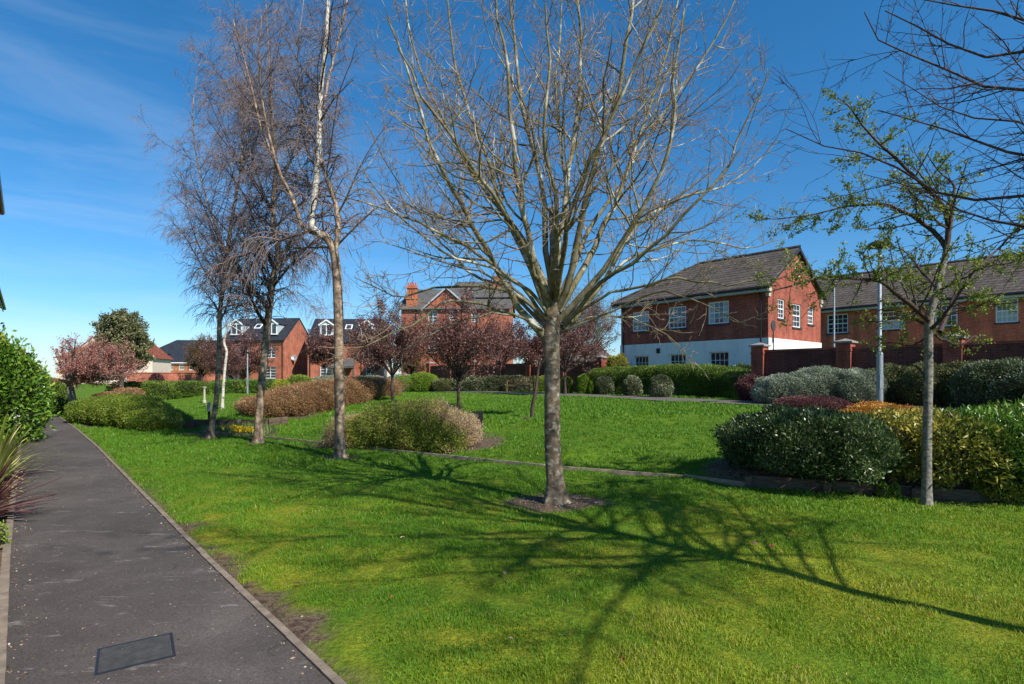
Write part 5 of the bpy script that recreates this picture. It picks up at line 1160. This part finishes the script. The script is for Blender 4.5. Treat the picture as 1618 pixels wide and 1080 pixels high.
shrub('grey_shrub', 'long pale grey shrub behind the brown hedge and the white post', 'shrub', [lump(488, 560, 594, 37, .8), lump(550, 620, 594, 37, .8), lump(610, 662, 592, 37, .8)], .08, 'grey', 108, dens=2.2)
shrub('round_shrub', 'dark round shrub against the cream rendered wall', 'shrub', [lump(238, 258, 590, 49, .6)], .1, 'purple', 109)
shrub('green_shrub', 'green undergrowth under the pink cherry by the end of the path', 'shrub', [lump(86, 112, 628, 24, .8), lump(124, 160, 632, 23, .7), lump(60, 100, 600, 27, .9)], .08, 'green', 110, bumpy=.2)
# brown hedge in the middle distance
shrub('brown_hedge', 'long rounded hedge of brown twigs climbing the slope behind the birches', 'hedge', run([(412, 19.3, 626), (445, 19.8, 619), (480, 20.6, 606), (525, 22.5, 600), (560, 24.6, 598), (594, 26.6, 597)], 8, 1.0, 1.35), .044, 'brown', 111, dens=1.4, twig=.9, depth=.38, bumpy=.16, p=2.4, wild=.18)
shrub('mixed_shrub', 'broad clipped shrub, green with brown ends, in a soil bed behind the nearest birch', 'shrub', run([(560, 13.2, 656), (592, 13.1, 650), (628, 12.95, 637), (665, 12.85, 638), (698, 12.75, 646), (724, 12.65, 658)], 7, 1.0, 1.2), .034, 'mixed', 112, dens=1.3, twig=1.8, depth=.40, bumpy=.19, wild=.20, ends=1., p=2.7, core=.62)
# along the far path
shrub('bright_shrub', 'wide bright green domed shrub at the left end of the garden wall', 'shrub', [lump(622, 665, 594, 33.5, .9), lump(645, 692, 589, 33.5, 1.0)], .06, 'bright', 113, dens=2.4, bumpy=.05)
shrub('olive_shrub', 'low dark olive domed shrub next to the bright green one', 'shrub', [lump(681, 718, 598, 33, .7)], .06, 'olive', 114, dens=2.2, bumpy=.05)
shrub('variegated_hedge', 'dark hedge with pale edged leaves left of the wooden bench', 'hedge', [lump(715, 770, 594, 33, .6), lump(760, 838, 594, 33, .6)], .07, 'varieg', 115, dens=2.2, p=4)
shrub('bench_shrub', 'yellow green shrub directly behind the right end of the bench', 'shrub', [lump(828, 882, 595, 33.5, .6)], .07, 'lime', 116, p=3)
for i, (a, b, t, d, mt_, lab) in enumerate([(884, 906, 595, 29, 'lime', 'round lime green shrub just right of the big trunk'), (911, 932, 592, 28.5, 'bright', 'second round lime shrub right of the big trunk, rather upright'),
        (929, 942, 600, 28.3, 'bright', 'smallest lime shrub, squeezed between two round shrubs'), (941, 970, 595.5, 27, 'varieg', 'round dark shrub with pale leaf edges in front of the tall yellowish bush'),
        (985, 1014, 594, 25, 'varieg', 'round pale edged shrub before the left half of the long clipped hedge'), (1027, 1062, 593, 23.5, 'varieg', 'round pale edged shrub before the middle of the long clipped hedge')]):
    shrub('round_shrub', lab, 'shrub', [lump(a, b, t, d, .4)], .055, mt_, 120+i, group='small round shrubs along the far path', dens=2.2, bumpy=.08)
shrub('tall_shrub', 'yellowish green upright bush at the left corner of the white based house', 'shrub', [lump(957, 994, 562, 30, .6)], .07, 'ygreen', 127, bumpy=.14, wild=.15)
shrub('hedge', 'long clipped dark green hedge under the white based house', 'hedge', run([(990, 27.3, 580), (1050, 25.6, 578), (1105, 24.1, 578), (1152, 22.6, 586)], 5, .8), .055, 'green', 128, dens=2.2, p=3.4, depth=.14, bumpy=.04)
shrub('dark_shrub', 'dark green flat shrub between the clipped hedge and the first wall pier', 'shrub', [lump(1146, 1199, 577, 25, .7)], .06, 'dark', 129, p=3)
shrub('berberis', 'reddish purple small shrub at the foot of the first wall pier', 'shrub', [lump(1170, 1216, 595, 20, .55)], .045, 'purple', 130, wild=.25, bumpy=.16)
shrub('silver_shrub', 'sprawling silver grey shrub in front of the garden wall, left of the lamp post', 'shrub', [lump(1195, 1290, 592, 18.3, .9), lump(1250, 1345, 581, 18.2, 1.0), lump(1310, 1382, 584, 17.6, 1.0)], .045, 'grey', 131, dens=2.2, bumpy=.12, wild=.06)
shrub('broad_shrub', 'broad olive green shrub right behind the lamp post', 'shrub', [lump(1370, 1445, 578, 17.5, .9), lump(1425, 1510, 575, 16.6, .9), lump(1485, 1560, 574, 15.9, .9)], .055, 'olive', 132, dens=2.2, bumpy=.11)
shrub('variegated_shrub', 'tall dark domed shrub with pale edged leaves at the right edge', 'shrub', [lump(1530, 1640, 570, 14.0, 1.0), lump(1600, 1720, 572, 13.0, 1.0)], .055, 'varieg', 133, dens=2.2, bumpy=.08, p=2.6)
shrub('berberis', 'low dark purple domed shrub behind the dark laurel, left of the lamp post', 'shrub', [lump(1224, 1340, 626, 13.6, .75)], .032, 'purple', 134, dens=2.2, bumpy=.05)
shrub('copper_shrub', 'orange copper leaved shrub at the foot of the lamp post', 'shrub', [lump(1345, 1442, 641, 12.3, .7), lump(1360, 1400, 636, 13.2, .4)], .05, 'copper', 135, dens=2., bumpy=.2, wild=.2)
shrub('dark_laurel', 'big dark glossy shrub on the sleeper bed, leftmost of the front row', 'shrub', [lump(1146, 1262, 662, 8.6, .8), lump(1185, 1330, 648, 8.25, 1.0), lump(1262, 1374, 652, 8.0, 1.0)], .055, 'dark', 136, dens=1.9, bumpy=.15, wild=.12, depth=.32, aspect=.42, up=1.0, core=.62, p=2.7)
shrub('golden_hedge', 'yellow green leafy shrub between the dark laurel and the young tree', 'shrub', [lump(1350, 1445, 656, 8.1, 1.0), lump(1405, 1520, 655, 7.7, 1.0)], .08, 'ygreen', 137, dens=1.8, bumpy=.17, wild=.12, aspect=.33, depth=.34, up=.1, core=.60, p=2.7)
shrub('dark_laurel', 'dark glossy green shrub at the right edge, right of the young tree', 'shrub', [lump(1480, 1590, 655, 7.55, 1.0), lump(1550, 1690, 645, 7.35, 1.0), lump(1650, 1800, 640, 7.2, 1.)], .07, 'laurel', 138, dens=1.8, bumpy=.17, wild=.14, aspect=.38, depth=.34, up=.6, core=.60, p=2.7)
shrub('euonymus', 'low golden yellow shrub at the right edge of the sleeper bed', 'shrub', [lump(1545, 1600, 775, 7.1, .25), lump(1585, 1640, 768, 7.0, .3)], .035, 'gold', 139, dens=1.6, bumpy=.2, wild=.2)
shrub('small_plant', 'little pale green plant at the foot of the young tree', 'plant', [lump(1388, 1402, 786, 7.35, .06), lump(1408, 1420, 789, 7.3, .05)], .03, 'bright', 140, dens=1.0)

# strap leaved plants by the path
def strap_plant(name, label, base, n, Lr, w, mat, seed, spread=(.2, 1.3), droop=.9, aim=None):
    r = np.random.default_rng(seed); o = thing(name, label, 'plant', (base[0], base[1], base[2])); a = r.uniform(0, 2*np.pi, n)
    if aim is not None: a[:n//2] = aim+r.normal(size=n//2)*.55
    e = r.uniform(*spread, n); L = r.uniform(*Lr, n); d = np.stack([np.cos(a)*np.sin(e), np.sin(a)*np.sin(e), np.cos(e)], -1); S = np.stack([-np.sin(a), np.cos(a), np.zeros(n)], -1)
    m = 9; t = np.linspace(0, 1, m); P = d[:, None]*(t[None, :, None]*L[:, None, None]); P[:, :, 2] -= droop*(t**2.3)[None]*L[:, None]*r.uniform(.1, .55, (n, 1)); P[:, :, 2] = np.maximum(P[:, :, 2]+.08, .02)
    wd = w*np.array([.75, 1, 1.05, 1, .92, .8, .62, .38, .03])[None, :, None]*.5; V = np.stack([P-S[:, None]*wd, P+np.array([0, 0, -.004]), P+S[:, None]*wd], 2).reshape(-1, 3)
    b = (np.arange(n)*m*3)[:, None, None]+(np.arange(m-1)*3)[None, :, None]+np.arange(2)[None, None, :]; Q = np.stack([b, b+1, b+4, b+3], -1).reshape(-1, 4)
    link('strap_leaves', mesh_from('strap_leaves', V, [Q], MT[mat], rnd=np.repeat(r.random(n), (m-1)*2), smooth=True), o)
    m_ = Mesh(); m_.lathe([(.09, -.03), (.08, .06), (.05, .14), (.01, .17)], (0, 0, 0), 10); m_.build('crown', MT['inner'], o); return o
MT['strap_green'] = m_leaf('green strap leaf', [(0,(.10,.15,.02)),(.5,(.25,.30,.06)),(1,(.55,.52,.2))], .4, .2)
MT['strap_red'] = m_leaf('purple strap leaf', [(0,(.07,.02,.025)),(.5,(.15,.05,.055)),(1,(.30,.14,.13))], .35, .2)
strap_plant('green_cordyline', 'yellow green strap leaved plant arching over the left kerb', (-8.15, 8.75, 0), 90, (.7, 1.2), .045, 'strap_green', 201, (.2, 1.45), .5, aim=-.1)
strap_plant('green_cordyline', 'second yellow green strap leaved plant, lower, next to the purple one', (-6.98, 7.45, 0), 60, (.45, .85), .04, 'strap_green', 203, (.3, 1.45), .5, aim=-.1)
strap_plant('purple_cordyline', 'dark red strap leaved plant at the left edge beside the path', (-5.88, 6.15, 0), 90, (.45, .85), .032, 'strap_red', 202, (.3, 1.5), .25, aim=-.1)
shrub('bedding_plant', 'small green sprig growing against the left kerb by the purple plant', 'plant', [(-4.78, 5.2, .05, .06, .22), (-4.86, 5.0, .09, .08, .07)], .03, 'bright', 204, dens=.8, wild=.3)

# daffodil bed: leaves and yellow heads too many to count
r = np.random.default_rng(77); n = 1500; cx_, cy_ = pt(367, 15.9); x = cx_+r.uniform(-1.25, 1.1, n); y = cy_+r.uniform(-.5, .7, n); k = y > edge_y(x)+.12; x, y = x[k], y[k]; n = len(x)
z = gz(x, y); C = np.stack([x, y, z], -1); V1, Q1 = leaves(C, norm(r.normal(size=(n, 3))*.28+np.array([0, 0, 1])), .22, .022, r); nh = 70
hx = pt(382, 15.3)[0]+r.normal(size=nh)*.2; hy = pt(382, 15.3)[1]+r.normal(size=nh)*.12; V2 = []; C2 = np.stack([hx, hy, gz(hx, hy)+r.uniform(.14, .26, nh)], -1); C2 = np.repeat(C2, 6, 0)
V2, Q2 = leaves(C2, norm(r.normal(size=(len(C2), 3))+np.array([0, -.8, .3])), .06, .045, r); MT['daff'] = m_leaf('daffodil petal', [(0,(.75,.50,.01)),(1,(.85,.68,.05))], .6, .2)
MT['daff_leaf'] = m_leaf('bulb leaf', [(0,(.05,.10,.03)),(.5,(.13,.20,.06)),(1,(.34,.36,.14))], .5, .25)
o = link('daffodils', mesh_from('daffodils', V1, [Q1], MT['daff_leaf'], rnd=r.random(len(Q1))), None, 'yellow daffodils and bulb leaves in the sunken bed behind the lawn board', 'flowers', kind='stuff')
link('flower_heads', mesh_from('flower_heads', V2, [Q2], MT['daff'], rnd=r.random(len(Q2))), o, kind='stuff')

# ------------------------------------------------------------------ street furniture
def lamp_post(label, px, py, d, top, r0=.075, r1=.048, base_h=1.35, head=.36, mat='zinc', name='lamp_post'):
    x, y = pt(px, d); z0 = g1(x, y)+.0; H = zat(top, d)-z0; o = thing(name, label, 'lamp post', (x, y, z0)); m = Mesh()
    m.lathe([(r0, -.1), (r0, base_h-.04), (r0*.97, base_h), (r1, base_h+.05), (r1*.94, H-.10), (r1*.8, H-.08)], seg=16); post_ = m.build('post', MT[mat], o, smooth=True)
    for p_ in post_.data.polygons: p_.use_smooth = True
    m = Mesh(); m.box((-.05, -r0-.006, .55), (.05, -r0+.02, .95)); m.build('access_door', MT[mat], o)
    m = Mesh(); m.lathe([(.045, H-.09), (.10, H-.05), (head*.55, H-.02), (head*.56, H+.0)], seg=24); lb = m.build('lamp_bowl', MT['lamp_dark'], o)
    m = Mesh(); m.lathe([(head*.60, H-.01), (head*.62, H+.03), (head*.45, H+.12), (head*.16, H+.18), (.01, H+.19)], seg=24); m.build('lamp_hood', MT['lamp_dark'], o)
    m = Mesh(); m.lathe([(.012, H+.17), (.012, H+.30), (.001, H+.31)], seg=8); m.build('photocell', MT['lamp_dark'], o)
    return o
lamp_post('galvanised lamp post with a flat round head, standing by the copper shrub', 1390, 640, 15.8, 389, r0=.085, r1=.052, base_h=1.55, head=.52)
lamp_post('thin pale lamp post rising behind the garden wall, between two piers', 1318, 600, 23.5, 450, r0=.05, r1=.035, head=.2)
lamp_post('white lamp post between the brown hedge and a plum tree', 608, 628, 26.5, 528, r0=.055, r1=.038, base_h=1.3, head=.24, mat='zinc')
lamp_post('white lamp post in front of the porch of the left town house', 391, 622, 36, 556, r0=.06, r1=.04, head=.2, mat='zinc')
x, y = pt(323, 30.5); o = thing('stone_post', 'short pale stone post on the far lawn left of the white birch', 'post', (x, y, g1(x, y))); m = Mesh(); m.lathe([(.10, -.05), (.10, .10), (.06, .14), (.055, .3), (.05, .72), (.07, .80)], seg=12); m.build('shaft', MT['stone'], o)
m = Mesh(); m.lathe([(.07, .801), (.11, .83), (.115, .88), (.09, .87), (.02, .84)], seg=14); m.build('cap', MT['stone'], o)
def bollard(label, px, d, top, w, h, mat):
    x, y = pt(px, d); z0 = g1(x, y); zt = zat(top, d)-z0; o = thing('marker_post', label, 'marker post', (x, y, z0)); m = Mesh(); m.box((-.03, -.03, -.1), (.03, .03, zt-h)); m.build('post', MT['gutter'], o)
    m = Mesh(); m.prism([(-w/2, zt-h), (w/2, zt-h), (w/2, zt-.04), (w/2-.03, zt), (-w/2+.03, zt), (-w/2, zt-.04)], -w*.35, w*.35); m.build('box', MT[mat], o); return o
bollard('small grey box on a short post beside the leftmost birch', 330.5, 18.6, 635, .10, .30, 'zinc')
bollard('dark green box on a post at the right end of the mixed shrub', 757, 14.4, 650, .20, .40, 'gutter')
# sign disc on a thin post by the gable
x, y = pt(1222, 21.6); o = thing('disc_post', 'dark round disc on a thin post in front of the gable wall', 'post', (x, y, g1(x, y))); zt = zat(510, 21.6)-g1(x, y); m = Mesh(); m.lathe([(.02, 0), (.02, zt-.02)], seg=8); m.build('post', MT['gutter'], o)
m = Mesh(); m.lathe([(.001, -.02), (.17, -.018), (.18, 0), (.17, .018), (.001, .02)], seg=18); dd = m.build('disc', MT['clay' if 0 else 'sill'], o); dd.rotation_euler = (math.radians(90), 0, math.radians(40)); dd.location = (0, 0, zt-.1); dd.scale = (1, 1.2, 1)

# bench
x, y = pt(822, 31.2); o = thing('wooden_bench', 'slatted wooden bench with armrests beside the far path', 'bench', (x, y, g1(x, y)), math.radians(-28))
W2 = .72
for sx_b in (-1, 1):
    for yy, hh in ((-.25, .62), (.25, .92)):
        m = Mesh(); m.box((sx_b*W2-.035, yy-.035, 0), (sx_b*W2+.035, yy+.035, hh)); m.build('leg', MT['bench'], o)
    m = Mesh(); m.box((sx_b*W2-.045, -.31, .622), (sx_b*W2+.045, .212, .655)); m.build('armrest', MT['bench'], o)
m = Mesh()
for k in range(5): m.box((-W2+.04, -.24+k*.098, .41), (W2-.04, -.165+k*.098, .435))
m.box((-W2+.037, -.262, .34), (W2-.037, -.243, .409)); m.build('seat', MT['bench'], o)
m = Mesh(); m.box((-W2+.037, .228, .84), (W2-.037, .272, .915)); m.box((-W2+.037, .23, .50), (W2-.037, .27, .555))
for k in range(13): xk = -W2+.09+k*(2*W2-.18)/12; m.box((xk-.022, .238, .556), (xk+.022, .262, .839))
m.build('backrest', MT['bench'], o)

# inspection cover in the path
c = [np.array([(px-CX)/FPX*d, d]) for px, d in [(146, 3.245), (265, 3.455), (287, 3.20), (157, 2.985)]]
cc = sum(c)/4; ex = norm((c[1]-c[0]+c[2]-c[3])/2); o = thing('inspection_cover', 'dark grey ribbed inspection cover set flush in the asphalt footpath', 'cover', (cc[0], cc[1], .005), math.atan2(ex[1], ex[0]))
LC = np.linalg.norm(c[1]-c[0])*.5+.0; WC = .14
MT['iron'] = m_plain('worn cast iron', (.055,.056,.054), .7, .1, nscale=14, var=.3, bmp=.3); 
m = Mesh(); WC = abs(np.dot(c[0]-c[3], [-ex[1], ex[0]]))*.5
for a, b in [((-LC, -WC), (LC, -WC+.014)), ((-LC, WC-.014), (LC, WC)), ((-LC, -WC+.014), (-LC+.014, WC-.014)), ((LC-.014, -WC+.014), (LC, WC-.014))]: m.box((*a, -.01), (*b, .004))
m.build('frame', MT['gutter'], o); m = Mesh(); m.box((-LC+.019, -WC+.019, -.01), (LC-.019, WC-.019, .0052))
nb = 26
for i in range(nb):
    for j in range(9):
        if j in (0, 8) or i in (0, 1, nb-1, nb-2) or (i+j) % 2 == 0: xx = -LC+.035+i*(2*LC-.07)/(nb-1); yy = -WC+.035+j*(2*WC-.07)/8; m.box((xx-.006, yy-.004, .0053), (xx+.006, yy+.004, .0073))
m.build('plate', MT['iron'], o)

# fallen leaves on the lawn
MT['dead'] = m_leaf('fallen leaf', [(0,(.22,.10,.06)),(.5,(.42,.25,.17)),(1,(.58,.42,.32))], .7, .1)
MT['dead_red'] = m_leaf('fallen red leaf', [(0,(.26,.05,.03)),(1,(.42,.09,.06))], .6, .1)
def fallen(px, py, size, label, seed, mat='dead'):
    r = np.random.default_rng(seed); d = CAM_Z*FPX/(py-HY); x, y = pt(px, d); z = g1(x, y)+.038; n = 9; a = np.linspace(0, 2*np.pi, n, endpoint=False); sh = np.array([1, .8, .62, .6, .72, 1.05, .7, .6, .68])
    ring = np.stack([np.cos(a)*sh*size*.55, np.sin(a)*size*.33*sh, np.abs(np.sin(a))*size*.22+r.normal(size=n)*size*.03], -1); V = np.vstack([[0, 0, 0], ring]); T = [(0, 1+i, 1+(i+1) % n) for i in range(n)]
    ot = link('fallen_leaf', mesh_from('fallen_leaf', V, [T], MT[mat], rnd=np.full(n, r.random())), None, label, 'leaf', 'fallen leaves on the near lawn', loc=(x, y, z), rz=r.uniform(0, 6)); ot.rotation_euler[0] = r.uniform(-.4, .4); return ot
for i, (px, py, s_, lab, mt_) in enumerate([(797,913,.075,'largest curled pinkish fallen leaf, lying below the soil ring of the big tree','dead'), (1191,865,.09,'pale curled leaf touching the red one on the shaded line right of the big tree','dead'),
        (1219,869,.08,'bright red fallen leaf on the shaded line right of the big tree','dead_red'), (1203,846,.04,'small pale leaf just above the red leaf','dead'), (1181,891,.035,'small brown leaf just below the red leaf','dead'),
        (636,855,.05,'brown curled leaf on the grass left of the big tree, level with its shadow','dead'), (619,951,.04,'dark pinkish leaf low on the lawn, nearest the path side','dead_red'), (471,929,.05,'grey brown leaf beside the bare strip along the kerb','dead'),
        (480,813,.04,'pale leaf on the grass halfway between the kerb and the nearest birch','dead'), (900,1010,.035,'dark small leaf near the bottom middle of the lawn','dead_red'), (984,1053,.045,'dark brown leaf at the very bottom of the lawn, middle','dead_red'),
        (1261,1066,.035,'thin pale leaf at the very bottom of the lawn, right','dead'), (1472,982,.03,'small dark leaf on the mossy grass towards the right edge','dead_red'), (1304,793,.045,'pale stone coloured leaf near the sleeper bed','dead'),
        (1096,811,.035,'upright thin leaf right of the soil ring','dead'), (717,909,.03,'tiny pale leaf left of the largest curled leaf','dead'), (808,1018,.03,'thin brown leaf near the bottom edge, below the largest leaf','dead')]):
    fallen(px, py, s_, lab, 300+i, mt_)

# petals, twig bits and crumbs of earth lying along the path edges and over the grass
r = np.random.default_rng(88); C = []; K = []
n = 900; y = r.uniform(1.6, 11, n); e = np.abs(r.normal(size=n))*.10; x = np.where(r.random(n) < .6, path_left(y)+.01+e, path_left(y)+PWX-.01-e*.6); C.append(np.stack([x, y, np.full(n, .009)], -1))
n = 160; y = r.uniform(2.2, 12, n); x = path_left(y)+r.uniform(.1, PWX-.1, n); C.append(np.stack([x, y, np.full(n, .009)], -1))
n = 420; y = r.uniform(2.4, 12, n)**1.0; x = r.uniform(-.9, .9, n)*y; k = (x-path_left(y) > PWX+.1) & (y < edge_y(x)-.1); x, y = x[k], y[k]; C.append(np.stack([x, y, gz(x, y)+.03], -1))
for px_, d_, rx_, ry_, n_ in [(876, 7.1, .66, .5, 900), (538, 11.1, .45, .4, 300), (841, 17.5, .6, .5, 200), (735, 12.6, .8, .5, 400), (1200, 8.5, .9, .5, 400)]:
    cx_, cy_ = pt(px_, d_); a_ = r.uniform(0, 2*np.pi, n_); q_ = np.sqrt(r.random(n_)); x = cx_+np.cos(a_)*q_*rx_; y = cy_+np.sin(a_)*q_*ry_; C.append(np.stack([x, y, gz(x, y)+.012], -1))
C = np.vstack(C); D = norm(r.normal(size=C.shape)*np.array([1, 1, .12])); V, Q = leaves(C, D, .013+.014*(r.random(len(C))**3), .010, r, .3)
MT['crumb'] = m_leaf('litter crumb', [(0,(.05,.035,.025)),(.5,(.16,.11,.07)),(.8,(.34,.25,.17)),(1,(.62,.52,.45))], .8, 0)
link('leaf_litter', mesh_from('leaf_litter', V, [Q], MT['crumb'], rnd=r.random(len(Q))), None, 'tiny petals and crumbs scattered along the path edges and lawn', 'litter', kind='stuff')
